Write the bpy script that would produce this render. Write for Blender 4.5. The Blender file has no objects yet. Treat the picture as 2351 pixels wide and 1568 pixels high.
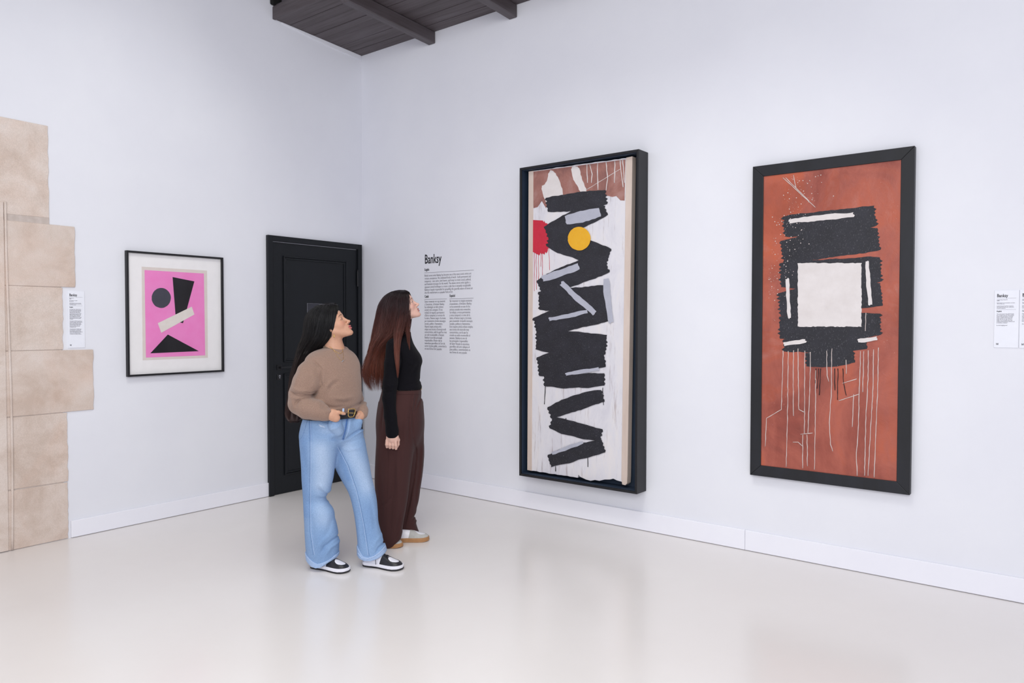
import bpy, math, random
import numpy as np
from mathutils import Vector, Matrix
from mathutils.bvhtree import BVHTree

random.seed(7); rng = np.random.default_rng(7)
SC = bpy.context.scene
COL = SC.collection
W_, H_ = 2351, 1568

# ------------------------------------------------------------------ camera
F_ = 1704.65
yaw, pitch, roll = (math.radians(a) for a in (-37.8993, -1.4326, 0.0663))
fw = np.array([math.sin(yaw)*math.cos(pitch), math.cos(yaw)*math.cos(pitch), math.sin(pitch)])
rt = np.array([math.cos(yaw), -math.sin(yaw), 0.0]); up = np.cross(rt, fw)
rt, up = rt*math.cos(roll)+up*math.sin(roll), -rt*math.sin(roll)+up*math.cos(roll)
CAM = np.array([5.20765, -4.48284, 1.40])
cd = bpy.data.cameras.new('camera'); cam = bpy.data.objects.new('camera', cd); COL.objects.link(cam)
cd.sensor_width = 36; cd.lens = F_*36/W_; cd.clip_end = 100
M = Matrix.Identity(4)
for i in range(3):
    M[i][0] = rt[i]; M[i][1] = up[i]; M[i][2] = -fw[i]; M[i][3] = CAM[i]
cam.matrix_world = M
SC.camera = cam

# ------------------------------------------------------------------ light and exposure
SC.view_settings.view_transform = 'Standard'; SC.view_settings.look = 'None'
SC.view_settings.exposure = 0.0; SC.view_settings.gamma = 1.0
SC.view_settings.use_curve_mapping = False
wd = bpy.data.worlds.new('world'); SC.world = wd; wd.use_nodes = True
bg = wd.node_tree.nodes['Background']
bg.inputs[0].default_value = (0.84, 0.86, 1.0, 1); bg.inputs[1].default_value = 1.0

def lamp(kind, name, loc, target, power, size=1.0, color=(1, 1, 1), spot=180, blend=1.0, size_y=None):
    l = bpy.data.lights.new(name, kind); l.energy = power; l.color = color
    if kind == 'AREA':
        l.size = size; l.spread = math.radians(spot)
        if size_y: l.shape = 'RECTANGLE'; l.size_y = size_y
    if kind == 'SPOT':
        l.spot_size = math.radians(spot); l.spot_blend = blend; l.shadow_soft_size = size
    o = bpy.data.objects.new(name, l); COL.objects.link(o)
    o.location = loc
    o.rotation_euler = (Vector(target)-Vector(loc)).to_track_quat('-Z', 'Y').to_euler()
    return o
NEU = (1.0, 1.0, .95)
lamp('AREA', 'overhead_fill', (3.6, -3.4, 5.1), (3.3, -2.9, 0), 54, 3.2, NEU, 105, size_y=3.2)  # added area light, soft overhead fill for floor and walls
lamp('AREA', 'rear_fill', (6.2, -6.4, 3.2), (0.8, -.8, 1.2), 150, 2.4, NEU, size_y=2.0)  # added fill from the camera side, brightens walls and plank undersides
lamp('SPOT', 'picture_spotlight', (2.6, -2.6, 4.9), (2.3, 0, 1.3), 50, 0.12, NEU, 44)
lamp('SPOT', 'picture_spotlight', (3.6, -2.6, 4.9), (3.55, 0, 1.3), 66, 0.12, NEU, 46)
lamp('SPOT', 'picture_spotlight', (2.5, -2.4, 4.9), (0, -2.0, 1.8), 95, 0.12, NEU, 56)

# ------------------------------------------------------------------ materials
def S(h, a=1.0):
    h = h.lstrip('#'); c = [int(h[i:i+2], 16)/255 for i in (0, 2, 4)]
    return tuple((x/12.92 if x <= .04045 else ((x+.055)/1.055)**2.4) for x in c)+(a,)

class NT:
    def __init__(s, name):
        s.m = bpy.data.materials.new(name); s.m.use_nodes = True
        s.t = s.m.node_tree; s.b = s.t.nodes['Principled BSDF']
        s.out = s.t.nodes['Material Output']
    def n(s, typ, **kw):
        nd = s.t.nodes.new(typ)
        for k, v in kw.items():
            if k.startswith('i_'): nd.inputs[int(k[2:])].default_value = v
            else: setattr(nd, k, v)
        return nd
    def l(s, a, b): s.t.links.new(a, b)
    def coord(s, scale=(1, 1, 1)):
        tc = s.n('ShaderNodeTexCoord'); mp = s.n('ShaderNodeMapping')
        mp.inputs['Scale'].default_value = scale
        s.l(tc.outputs['Object'], mp.inputs[0]); return mp.outputs[0]
    def noise(s, vec, scale, detail=4, rough=.6, dist=0):
        nd = s.n('ShaderNodeTexNoise'); nd.inputs['Scale'].default_value = scale
        nd.inputs['Detail'].default_value = detail; nd.inputs['Roughness'].default_value = rough
        nd.inputs['Distortion'].default_value = dist
        s.l(vec, nd.inputs['Vector']); return nd.outputs['Fac']
    def ramp(s, fac, stops):
        r = s.n('ShaderNodeValToRGB'); e = r.color_ramp.elements
        while len(e) < len(stops): e.new(.5)
        for el, (p, c) in zip(e, stops): el.position = p; el.color = c
        s.l(fac, r.inputs[0]); return r.outputs[0]
    def mix(s, fac, a, b, mode='MIX'):
        m = s.n('ShaderNodeMix', data_type='RGBA', blend_type=mode)
        for sock, v in ((m.inputs[0], fac), (m.inputs[6], a), (m.inputs[7], b)):
            if isinstance(v, (int, float)): sock.default_value = v
            elif isinstance(v, tuple): sock.default_value = v
            else: s.l(v, sock)
        return m.outputs[2]
    def bump(s, h, strength=.3, dist=.002):
        b = s.n('ShaderNodeBump'); b.inputs['Strength'].default_value = strength
        b.inputs['Distance'].default_value = dist
        s.l(h, b.inputs['Height']); s.l(b.outputs[0], s.b.inputs['Normal']); return b
    def base(s, v):
        if isinstance(v, tuple): s.b.inputs['Base Color'].default_value = v
        else: s.l(v, s.b.inputs['Base Color'])
    def set(s, **kw):
        for k, v in kw.items(): s.b.inputs[k.replace('_', ' ')].default_value = v
        return s

def simple(name, c1, c2=None, rough=.5, nscale=8, bscale=None, bstr=.2, bdist=.001, spec=.5, metal=0, stretch=(1, 1, 1), coat=0, lo=.35, hi=.65):
    k = NT(name); v = k.coord(stretch)
    if c2 is None: c2 = tuple(x*.93 for x in c1[:3])+(1,)
    k.base(k.ramp(k.noise(v, nscale), [(lo, c1), (hi, c2)]))
    if bscale: k.bump(k.noise(v, bscale, 3), bstr, bdist)
    k.set(Roughness=rough, Metallic=metal); k.b.inputs['Specular IOR Level'].default_value = spec
    if coat: k.b.inputs['Coat Weight'].default_value = coat
    return k.m
def vcol(name, rough=.6, nscale=300, amt=.25, bscale=None, bstr=.3, bdist=.0008, spec=.4, sss=0, stretch=(1, 1, 1), sheen=0, dark=(.6, .6, .6, 1)):
    k = NT(name); v = k.coord(stretch)
    a = k.n('ShaderNodeVertexColor'); a.layer_name = 'Col'
    nz = k.ramp(k.noise(v, nscale, 3), [(.3, dark), (.7, (1.15, 1.15, 1.15, 1))])
    k.base(k.mix(amt, a.outputs[0], k.mix(1.0, a.outputs[0], nz, 'MULTIPLY')))
    if bscale: k.bump(k.noise(v, bscale, 3), bstr, bdist)
    k.set(Roughness=rough); k.b.inputs['Specular IOR Level'].default_value = spec
    if sss:
        k.b.inputs['Subsurface Weight'].default_value = sss
        k.b.inputs['Subsurface Radius'].default_value = (.01, .004, .002)
        k.b.inputs['Subsurface Scale'].default_value = .5
    if sheen: k.b.inputs['Sheen Weight'].default_value = sheen
    return k.m

M_wall = simple('white_wall_paint', S('e9eaf0'), S('e5e6ed'), .85, 1.3, 60, .12, .001, .3)
M_floor = None
k = NT('poured_resin_floor'); v = k.coord()
k.base(k.ramp(k.noise(v, .8, 5), [(.3, S('e4dfdd')), (.7, S('e8e4e2'))]))
k.l(k.ramp(k.noise(v, 1.7, 4), [(.3, (.17, .17, .17, 1)), (.7, (.25, .25, .25, 1))]), k.b.inputs['Roughness'])
k.bump(k.noise(v, 5, 3), .06, .002); k.b.inputs['Specular IOR Level'].default_value = .5
M_floor = k.m
M_base = simple('baseboard_paint', S('f1f1f8'), S('eeeef6'), .5, 2)
M_door = simple('black_door_paint', S('15181d'), S('121519'), .42, 3, 30, .25, .0006, .3, stretch=(1, 1, .15))
M_black = simple('satin_black_paint', S('0d0d13'), S('0a0a0f'), .5, 12, 60, .15, .0005)
M_bframe = simple('worn_black_frame', S('0c0d13'), S('171922'), .5, 9, 80, .3, .0006, stretch=(1, 1, .3), lo=.4, hi=.75)
M_blue = simple('dark_blue_backing', S('243448'), S('1f2d40'), .6, 4)
M_mat = simple('off_white_mount', S('f3f1f2'), S('f0eeef'), .8, 20)
M_paper = simple('cream_print_paper', S('dfd6d0'), S('dcd2cc'), .8, 20)
M_pink = simple('pink_ink', S('f086c8'), S('f18ecd'), .6, 12)
M_ink = simple('black_ink', S('0c0a10'), S('15131a'), .5, 30)
M_greyink = simple('dark_grey_ink', S('40414d'), S('454652'), .6, 30)
M_creamink = simple('cream_ink', S('e6e0da'), S('e2dbd4'), .7, 30)
M_steel = simple('brushed_steel', S('b9b9bd'), S('a0a0a6'), .3, 30, metal=1)
M_gold = simple('polished_gold', S('dcbc78'), S('c9a65e'), .25, 60, metal=1)
M_signplate = simple('dark_plate', S('2b2b33'), S('30303a'), .3, 10)
M_label = simple('white_label_card', S('eef0f8'), S('ebedf5'), .6, 15)
M_text = simple('black_vinyl_text', S('1a1820'), S('1a1820'), .6, 15)
M_greytext = simple('grey_printed_text', S('6b6773'), S('6b6773'), .7, 15)
k = NT('sandstone'); v = k.coord(); oi = k.n('ShaderNodeObjectInfo')
tint = k.ramp(oi.outputs['Random'], [(0, S('dccdc3')), (.5, S('e3d6cd')), (1, S('dbcabf'))])
st = k.ramp(k.noise(v, 3.2, 6, .65, .4), [(.36, S('bfab9c')), (.5, S('d8cac0')), (.64, S('e6ddd7'))])
st2 = k.ramp(k.noise(v, 240, 3, .7), [(.25, (.82, .8, .78, 1)), (.7, (1.06, 1.05, 1.05, 1))])
pk = k.ramp(k.noise(v, 1.9, 4, .6, .6), [(.45, (1, 1, 1, 1)), (.75, (1.0, .92, .87, 1))])
k.base(k.mix(1.0, k.mix(1.0, k.mix(.45, st, tint), st2, 'MULTIPLY'), pk, 'MULTIPLY'))
k.bump(k.noise(v, 130, 5, .75), .6, .0025); k.set(Roughness=.95); M_stone = k.m
M_mortar = simple('pale_mortar', S('c9bdb6'), S('bdb0a8'), .95, 30, 120, .6, .002)
k = NT('old_dark_wood'); v = k.coord((.25, 5, 5))
k.base(k.ramp(k.noise(v, 5, 6, .65, .5), [(.3, S('3e3637')), (.55, S('544c4f')), (.75, S('5d575b'))]))
k.bump(k.noise(v, 14, 5), .4, .002); k.set(Roughness=.6); M_wood = k.m
M_beam = simple('dark_beam_wood', S('443c3e'), S('534c50'), .5, 6, 40, .35, .001, stretch=(4, .3, 4))
M_void = simple('matt_black', S('050505'), S('070707'), .9, 6)
k = NT('clear_glass'); k.b.inputs['Base Color'].default_value = (1, 1, 1, 1)
tr = k.n('ShaderNodeBsdfTransparent'); gl = k.n('ShaderNodeBsdfGlossy'); gl.inputs['Roughness'].default_value = .02
fr = k.n('ShaderNodeFresnel'); fr.inputs[0].default_value = 1.10; mx = k.n('ShaderNodeMixShader')
k.l(fr.outputs[0], mx.inputs[0]); k.l(tr.outputs[0], mx.inputs[1]); k.l(gl.outputs[0], mx.inputs[2])
k.l(mx.outputs[0], k.out.inputs[0]); M_glass = k.m

# ------------------------------------------------------------------ mesh helpers
def link(name, me, parent=None, mats=(), loc=(0, 0, 0)):
    o = bpy.data.objects.new(name, me); COL.objects.link(o)
    if parent: o.parent = parent
    o.location = loc
    for m in mats:
        me.materials.append(m)
    return o
def empty(name, loc=(0, 0, 0), rz=0, label=None, cat=None, kind=None, group=None, parent=None):
    o = bpy.data.objects.new(name, None); COL.objects.link(o); o.location = loc; o.rotation_euler = (0, 0, rz)
    o.empty_display_size = .1
    if parent: o.parent = parent
    return tag(o, label, cat, kind, group)
def tag(o, label=None, cat=None, kind=None, group=None):
    if label: o['label'] = label
    if cat: o['category'] = cat
    if kind: o['kind'] = kind
    if group: o['group'] = group
    return o
class MB:
    def __init__(s): s.v = []; s.f = []
    def box(s, a, b):
        x0, y0, z0 = (min(a[i], b[i]) for i in range(3)); x1, y1, z1 = (max(a[i], b[i]) for i in range(3))
        n = len(s.v)
        s.v += [(x0, y0, z0), (x1, y0, z0), (x1, y1, z0), (x0, y1, z0), (x0, y0, z1), (x1, y0, z1), (x1, y1, z1), (x0, y1, z1)]
        s.f += [tuple(n+i for i in q) for q in ((0, 3, 2, 1), (4, 5, 6, 7), (0, 1, 5, 4), (1, 2, 6, 5), (2, 3, 7, 6), (3, 0, 4, 7))]
        return s
    def prism(s, pts, d):
        """pts: 3D polygon, d: extrusion vector"""
        n = len(s.v); m = len(pts)
        s.v += [tuple(p) for p in pts]+[tuple(p[i]+d[i] for i in range(3)) for p in pts]
        s.f += [tuple(n+i for i in range(m)), tuple(n+m+i for i in reversed(range(m)))]
        s.f += [(n+i, n+m+i, n+m+(i+1) % m, n+(i+1) % m) for i in range(m)]
        return s
    def tube(s, pts, r, k=8, close=False, cap=True):
        pts = [np.array(p, float) for p in pts]; rr = r if hasattr(r, '__len__') else [r]*len(pts)
        n0 = len(s.v); n = len(pts)
        prev = None
        for i, p in enumerate(pts):
            if close: t = pts[(i+1) % n]-pts[i-1]
            else: t = pts[min(i+1, n-1)]-pts[max(i-1, 0)]
            t = t/(np.linalg.norm(t)+1e-12)
            if prev is None:
                a = np.cross(t, [0, 0, 1.0]);
                if np.linalg.norm(a) < .1: a = np.cross(t, [0, 1.0, 0])
            else: a = prev-t*(prev@t)
            a /= np.linalg.norm(a)+1e-12; prev = a; b = np.cross(t, a)
            for j in range(k):
                q = 2*math.pi*j/k; s.v.append(tuple(p+rr[i]*(a*math.cos(q)+b*math.sin(q))))
        for i in range(n if close else n-1):
            for j in range(k):
                i2 = (i+1) % n
                s.f.append((n0+i*k+j, n0+i*k+(j+1) % k, n0+i2*k+(j+1) % k, n0+i2*k+j))
        if cap and not close:
            s.f.append(tuple(n0+j for j in reversed(range(k)))); s.f.append(tuple(n0+(n-1)*k+j for j in range(k)))
        return s
    def mesh(s, name):
        me = bpy.data.meshes.new(name); me.from_pydata(s.v, [], s.f); me.update()
        import bmesh
        bm = bmesh.new(); bm.from_mesh(me); bmesh.ops.recalc_face_normals(bm, faces=bm.faces); bm.to_mesh(me); bm.free()
        return me
    def build(s, name, mat, parent=None, bevel=0, smooth=False, seg=2):
        o = link(name, s.mesh(name), parent, [mat])
        if smooth: o.data.shade_smooth()
        if bevel:
            b = o.modifiers.new('bevel', 'BEVEL'); b.width = bevel; b.segments = seg; b.limit_method = 'ANGLE'
        return o
def ray(px, py): return fw+rt*(px-1175.5)/F_+up*(784-py)/F_
def hit(px, py, axis, val):
    d = ray(px, py); return CAM+d*((val-CAM[axis])/d[axis])
def pA(px, py, x=0.0): return hit(px, py, 0, x)
def pB(px, py, y=0.0): return hit(px, py, 1, y)

# ------------------------------------------------------------------ the room
tag(MB().box((-.3, -7.5, -.1), (8.5, .3, 0)).build('floor', M_floor), kind='structure')
tag(MB().box((-.3, -7.5, 0), (0, 0, 6.2)).build('wall_left', M_wall), kind='structure')
wl = bpy.data.objects['wall_left']
wr = tag(MB().box((-.3, 0, 0), (8.5, .3, 6.2)).build('wall_right', M_wall), kind='structure')
def baseboard(name, a, b):
    # shadow gap at the floor, eased top edge
    tag(MB().box(a, b).build(name, M_base, bevel=.003), kind='structure')
baseboard('baseboard_left', (0.001, -2.462, .003), (.016, -.99, .112))
baseboard('baseboard_corner', (0.001, -.025, .003), (.016, -.001, .112))
baseboard('baseboard_right', (.017, -.016, .003), (3.549, -.001, .126))
baseboard('baseboard_far_right', (3.5505, -.016, .003), (8.3, -.001, .126))

# stone quoins set into the left wall: each block its own irregular piece
def stone(y0, y1, z0, z1, proud, seed):
    r = random.Random(seed); n = 14; pts = []
    def edge(a, b, m, nx, nz):
        out = []
        for i in range(m):
            t = i/m; j = r.uniform(-.0035, .0035) if 0 < i else 0
            out.append((a[0]+(b[0]-a[0])*t+nx*j, a[1]+(b[1]-a[1])*t+nz*j))
        return out
    p = edge((y0, z0), (y1, z0), 5, 0, 1)+edge((y1, z0), (y1, z1), n, 1, 0)+edge((y1, z1), (y0, z1), 5, 0, 1)+edge((y0, z1), (y0, z0), 2, 1, 0)
    m = MB(); m.prism([(0.0005, a, b) for a, b in p], (proud, 0, 0))
    return m.build('stone_block', M_stone, wl, bevel=.0035)
stone(-3.9, -2.563, 2.060, 2.637, .006, 1)
stone(-3.9, -2.416, 1.628, 2.019, .008, 2)
stone(-3.9, -2.492, 1.226, 1.622, .006, 3)
stone(-3.9, -2.312, .824, 1.221, .008, 4)
stone(-3.9, -2.474, .372, .819, .006, 5)
stone(-3.9, -2.477, .003, .367, .007, 6)
MB().box((.0005, -3.9, 2.0), (.004, -2.562, 2.062)).build('mortar_joint', M_mortar, wl, bevel=.001)
MB().box((.0005, -3.9, .2), (.003, -2.5, 2.02)).build('mortar_joint', M_mortar, wl)
# raised vertical bead on the stone, with a narrow groove beside it
m = MB()
m.tube([(.010, -2.797+.008*math.sin(z*2.3), z) for z in np.linspace(.004, 2.13, 30)], .0075, 8)
m.build('stone_bead', M_stone, wl, smooth=True)
MB().box((.006, -3.9, .004), (.016, -2.815, 2.128)).build('stone_facing', M_stone, wl, bevel=.004)

# ------------------------------------------------------------------ door
D = empty('door_1', (0, 0, 0), kind='structure')
yl, yr, zt = -.997, -.029, 2.1
fwid = .044
m = MB().box((.001, yl, .001), (.032, yl+fwid, zt)); m.build('door_jamb', M_door, D, bevel=.003)
m = MB().box((.001, yr-fwid, .001), (.032, yr, zt)); m.build('door_jamb', M_door, D, bevel=.003)
m = MB().box((.001, yl+fwid, zt-fwid), (.032, yr-fwid, zt)); m.build('door_lintel', M_door, D, bevel=.003)
slab = MB().box((.001, yl+fwid+.001, .002), (.014, yr-fwid-.001, zt-fwid-.006)).build('door_leaf', M_door, D, bevel=.002)
def moulding(y0, y1, z0, z1):
    w = .03
    for (a, b, hgt) in ((0, .012, .012), (.014, .030, .007)):
        q = MB()
        o0, o1 = a, b
        X = .0145
        P = lambda i, y, z: (X, y, z)
        for (pa, pb, pc, pd) in (((y0+o0, z0+o0), (y1-o0, z0+o0), (y1-o1, z0+o1), (y0+o1, z0+o1)),
                                 ((y1-o0, z0+o0), (y1-o0, z1-o0), (y1-o1, z1-o1), (y1-o1, z0+o1)),
                                 ((y1-o0, z1-o0), (y0+o0, z1-o0), (y0+o1, z1-o1), (y1-o1, z1-o1)),
                                 ((y0+o0, z1-o0), (y0+o0, z0+o0), (y0+o1, z0+o1), (y0+o1, z1-o1))):
            q.prism([(X, *pa), (X, *pb), (X, *pc), (X, *pd)], (hgt, 0, 0))
        q.build('panel_moulding', M_door, D, bevel=.0025)
moulding(-.848, -.196, 1.075, 1.945)
moulding(-.848, -.196, .150, .985)
# handle with square rose, cylinder lock with square escutcheon
hd = MB().box((.0145, -.913, 1.013), (.020, -.868, 1.058)).build('handle_rose', M_black, D, bevel=.001)
m = MB().tube([(.018, -.890, 1.036), (.05, -.890, 1.036)], .008, 12)
m.box((.044, -.898, 1.028), (.054, -.790, 1.044)); m.build('door_handle', M_black, hd, bevel=.002)
es = MB().box((.0145, -.913, .935), (.018, -.868, .980)).build('lock_escutcheon', M_black, D, bevel=.001)
m = MB().tube([(.018, -.890, .966), (.0215, -.890, .966)], .0085, 16); m.box((.018, -.8945, .948), (.0215, -.8855, .966))
tag(m.build('lock_cylinder', M_steel, es), 'small steel lock cylinder')
for z0 in (1.80, .35):
    m = MB().tube([(.026, yr-fwid-.004, z0-.075), (.026, yr-fwid-.004, z0+.06)], .007, 10)
    m.tube([(.026, yr-fwid-.004, z0+.06), (.026, yr-fwid-.004, z0+.068), (.026, yr-fwid-.004, z0+.076)], [.004, .008, .003], 10)
    m.build('door_hinge', M_black, D)
sp = MB().box((.0145, -.613, 1.40), (.0175, -.41, 1.562)).build('door_plate', M_signplate, D, bevel=.0004)
tag(sp, 'dark rectangular plate with a bright edge')
m = MB().box((.0145, -.6155, 1.40), (.018, -.6132, 1.564)); m.box((.0145, -.6132, 1.5622), (.018, -.41, 1.5632)); m.build('plate_edge', M_steel, sp)

# ------------------------------------------------------------------ dark timber gallery under the roof (ceiling)
CE = empty('ceiling', (0, 0, 0), kind='structure')
zc = lambda y: 3.797-.042*y
pl = [-.895, -.764, -.662, -.530, -.385, -.252, -.115, -.001]
for i in range(7):
    y0, y1 = pl[i]+.0018, pl[i+1]-.0018; dz = random.uniform(-.002, .002)
    m = MB(); X0, X1 = .002, 4.2
    m.prism([(X0, y0, zc(y0)+dz), (X0, y1, zc(y1)+dz), (X0, y1, zc(y1)+.028), (X0, y0, zc(y0)+.028)], (X1, 0, 0))
    m.build('plank', M_wood, CE, bevel=.0015)
MB().prism([(.002, -.89, zc(-.89)+.03), (.002, -.001, zc(0)+.03), (.002, -.001, zc(0)+.04), (.002, -.89, zc(-.89)+.04)], (4.2, 0, 0)).build('plank_backing', M_void, CE)
MB().box((.002, -.923, zc(-.89)-.006), (4.2, -.897, zc(-.89)+.092)).build('fascia_board', M_wood, CE, bevel=.003)
MB().box((.002, -.915, zc(-.89)+.094), (4.2, -.88, zc(-.89)+.106)).build('fascia_cap', M_beam, CE, bevel=.002)
MB().box((.004, -.95, 3.935), (.05, -.86, 4.6)).build('dark_post', M_void, CE, bevel=.012)
MB().box((.06, -.885, 3.95), (4.2, -.865, 4.6)).build('shade_infill', M_void, CE)  # black box standing in for the shade of the opening above the fascia
for xx in (.10, .34, .58):
    MB().box((xx, -.905, 3.942), (xx+.07, -.886, 4.6)).build('baluster', M_beam, CE, bevel=.004)
for x0 in (.842, 1.691, 2.54, 3.39):
    m = MB(); w = .075; a, b = -.93, -.001
    zb = lambda y: zc(y)-.098
    m.prism([(x0, a, zb(a)+.02), (x0, a+.02, zb(a)), (x0, b, zb(b)), (x0, b, zc(b)-.002), (x0, a, zc(a)-.002)], (w, 0, 0))
    bm_ = m.build('beam', M_beam, CE, bevel=.006, seg=1)
    MB().box((x0-.006, -.955, zc(-.93)-.06), (x0+w+.006, -.925, zc(-.93)+.2)).build('beam_bracket', M_beam, CE, bevel=.004)
MB().box((-.3, -7.5, 5.5), (8.5, .3, 5.6)).build('light_block_ceiling', M_wood, CE)  # unseen ceiling slab, added to keep sky light off the upper walls
# rough plaster ledge under the planks on the left wall
m = MB(); pts = []
yy = np.linspace(-.84, -.012, 30)
top = [(.0005, y, zc(y)-.001) for y in yy]; bot = [(.0005, y, zc(y)-.010-.030*min(1, (y+.84)/.5)+random.uniform(-.002, .002)) for y in yy[::-1]]
m.prism(top+bot, (.007, 0, 0)); m.build('plaster_ledge', M_wall, CE, bevel=.002)

# ------------------------------------------------------------------ writing
def text_mesh(name, body, loc, rot, size, parent, mat, sx=1.0, width=None, spacing=1.0, offset=0.0, thick=.0004):
    c = bpy.data.curves.new(name, 'FONT'); c.body = body; c.size = size; c.resolution_u = 2
    c.space_line = spacing; c.offset = offset; c.extrude = thick
    o = bpy.data.objects.new(name, c); COL.objects.link(o)
    dg = bpy.context.evaluated_depsgraph_get(); me = bpy.data.meshes.new_from_object(o.evaluated_get(dg))
    bpy.data.objects.remove(o); bpy.data.curves.remove(c)
    if width:
        xs = [v.co.x for v in me.vertices]; sx = width/(max(xs)-min(xs))
    for v in me.vertices: v.co.x *= sx
    me.name = name
    ob = link(name, me, parent, []); me.materials.clear(); me.materials.append(mat)
    ob.location = loc; ob.rotation_euler = rot
    return ob
RB = (math.pi/2, 0, 0)                    # reading direction on the right wall
RA = (math.pi/2, 0, math.pi/2)            # on the left wall
wt = empty('wall_text', (.787, -.001, 1.18), label='black lettering on the right wall with a large heading over three blocks of text', cat='wall text')
def wtext(name, body, x, z, size, mat, **kw):
    return text_mesh(name, body, (x-.787, -.0006, z-1.18), RB, size, wt, mat, **kw)
tag(wtext('heading', 'Banksy', .787, 1.897, .108, M_text, width=.190, offset=.0012), 'large black heading reading Banksy')
wtext('subheading', 'English', .787, 1.836, .030, M_text, width=.052, offset=.0002)
wtext('text_block', 'British street artist Banksy has become one of the most iconic artists yet\nremains anonymous. His celebrated body of work - both permanent and\ntemporary - uses satire, dark humor, and irony to create social, political,\nand humanist messages for the world. The elusive street artist applies a\nsignature stencil technique to create a style that is instantly recognizable.\nBanksy is largely responsible for propelling the guerrilla nature of street art\ninto the mainstream as a popular form of art.',
      .787, 1.787, .0272, M_greytext, width=.535, spacing=.87, offset=-.0005)
wtext('subheading', 'Català', .787, 1.612, .030, M_text, width=.046, offset=.0002)
wtext('text_block', "Sense renunciar en cap moment\na l'anonimat, el britànic Banksy\nha esdevingut un dels artistes\nactuals més coneguts. El seu\ntreball, de vegades permanent i\nd'altres temporal, se serveix de\nla sàtira, l'humor negre i la ironia\nper transmetre al món missatges\nsocials, polítics i humanistes.\nAquest esquiu artista urbà\nempra una tècnica d'estergit molt\ncaracterística, amb la qual ha creat\nun estil reconeixible a l'instant.\nBanksy és un dels principals\nresponsables d'haver dut la\nnaturalesa guerrillera de l'art de\ncarrer al gran públic, convertint-la\nen una forma d'art popular.",
      .787, 1.570, .0272, M_greytext, width=.252, spacing=.855, offset=-.0005)
wtext('subheading', 'Español', 1.072, 1.612, .030, M_text, width=.058, offset=.0002)
wtext('text_block', 'Sin renunciar en ningún momento\nal anonimato, el británico Banksy\nse ha convertido en uno de los\nartistas actuales más conocidos.\nSu trabajo, a veces permanente\ny otras temporal, se sirve de la\nsátira, el humor negro y la ironía\npara transmitir al mundo mensajes\nsociales, políticos y humanistas.\nEste esquivo artista urbano emplea\nuna técnica de estarcido muy\ncaracterística, con la que ha\ncreado un estilo reconocible al\ninstante. Banksy es uno de\nlos principales responsables\nde haber llevado la naturaleza\nguerrillera del arte callejero al\ngran público, convirtiéndolo en\nuna forma de arte popular.',
      1.072, 1.570, .0272, M_greytext, width=.250, spacing=.855, offset=-.0005)
for (x0, x1, z) in ((.787, 1.333, 1.8195), (.787, 1.041, 1.5965), (1.072, 1.330, 1.5965)):
    o = MB().box((x0-.787, -.0012, z-1.18-.001), (x1-.787, 0, z-1.18+.001)).build('rule_line', M_greytext, wt)

def serif_letter_M(name, x, z, h, parent, mat):
    m = MB(); w = h*1.05; t = .0009
    def s(x0, z0, x1, z1, wd):
        dx, dz = x1-x0, z1-z0; L = math.hypot(dx, dz); nx, nz = -dz/L*wd/2, dx/L*wd/2
        m.prism([(x0-nx, 0, z0-nz), (x1-nx, 0, z1-nz), (x1+nx, 0, z1+nz), (x0+nx, 0, z0+nz)], (0, -t, 0))
    s(x+.12*h, z, x+.12*h, z+h, .08*h); s(x+.12*h, z+h, x+.5*h, z+.1*h, .2*h); s(x+.5*h, z+.1*h, x+.85*h, z+h, .08*h); s(x+.9*h, z, x+.9*h, z+h, .22*h)
    for a, b, zz in ((-.03, .27, 0), (-.03, .2, 1), (.72, 1.08, 0), (.8, 1.08, 1)): s(x+a*h, z+zz*h, x+b*h, z+zz*h, .05*h)
    return m.build(name, mat, parent)
def card(name, wall, a0, a1, z0, z1, body1, lines, label, group=None):
    """wall 'B': a = x ; wall 'A': a = y"""
    w = a1-a0; h = z1-z0
    if wall == 'B': root = MB().box((0, -.005, 0), (w, -.0005, h)).build(name, M_label, bevel=.0006); root.location = (a0, 0, z0)
    else:
        root = MB().box((0, -.005, 0), (w, -.0005, h)).build(name, M_label, bevel=.0006); root.location = (0, a0, z0); root.rotation_euler = (0, 0, math.pi/2)
    tag(root, label, 'wall label', None, group)
    def t(nm, body, x, z, size, **kw): return text_mesh(nm, body, (x, -.0054, z), RB, size, root, kw.pop('mat', M_greytext), thick=.0003, **kw)
    t('heading', 'Banksy', .010, h-.034, .023, mat=M_text, width=.046, offset=.0004)
    t('details', body1, .010, h-.049, .0056, spacing=.95, sx=1.0)
    for zz in (h-.040, h-.097): MB().box((.010, -.0056, zz), (w-.012, -.005, zz+.0005)).build('rule_line', M_greytext, root)
    t('subheading', lines[0], .010, h-.108, .0078, mat=M_text, offset=.0002)
    t('text_block', lines[1], .010, h-.121, .0066, spacing=.97, width=.076)
    serif_letter_M('logo', .010, .014, .0085, root, M_text)
    for c in root.children:
        if c.name.startswith('logo'): c.location = (0, -.005, 0)
    return root
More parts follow.
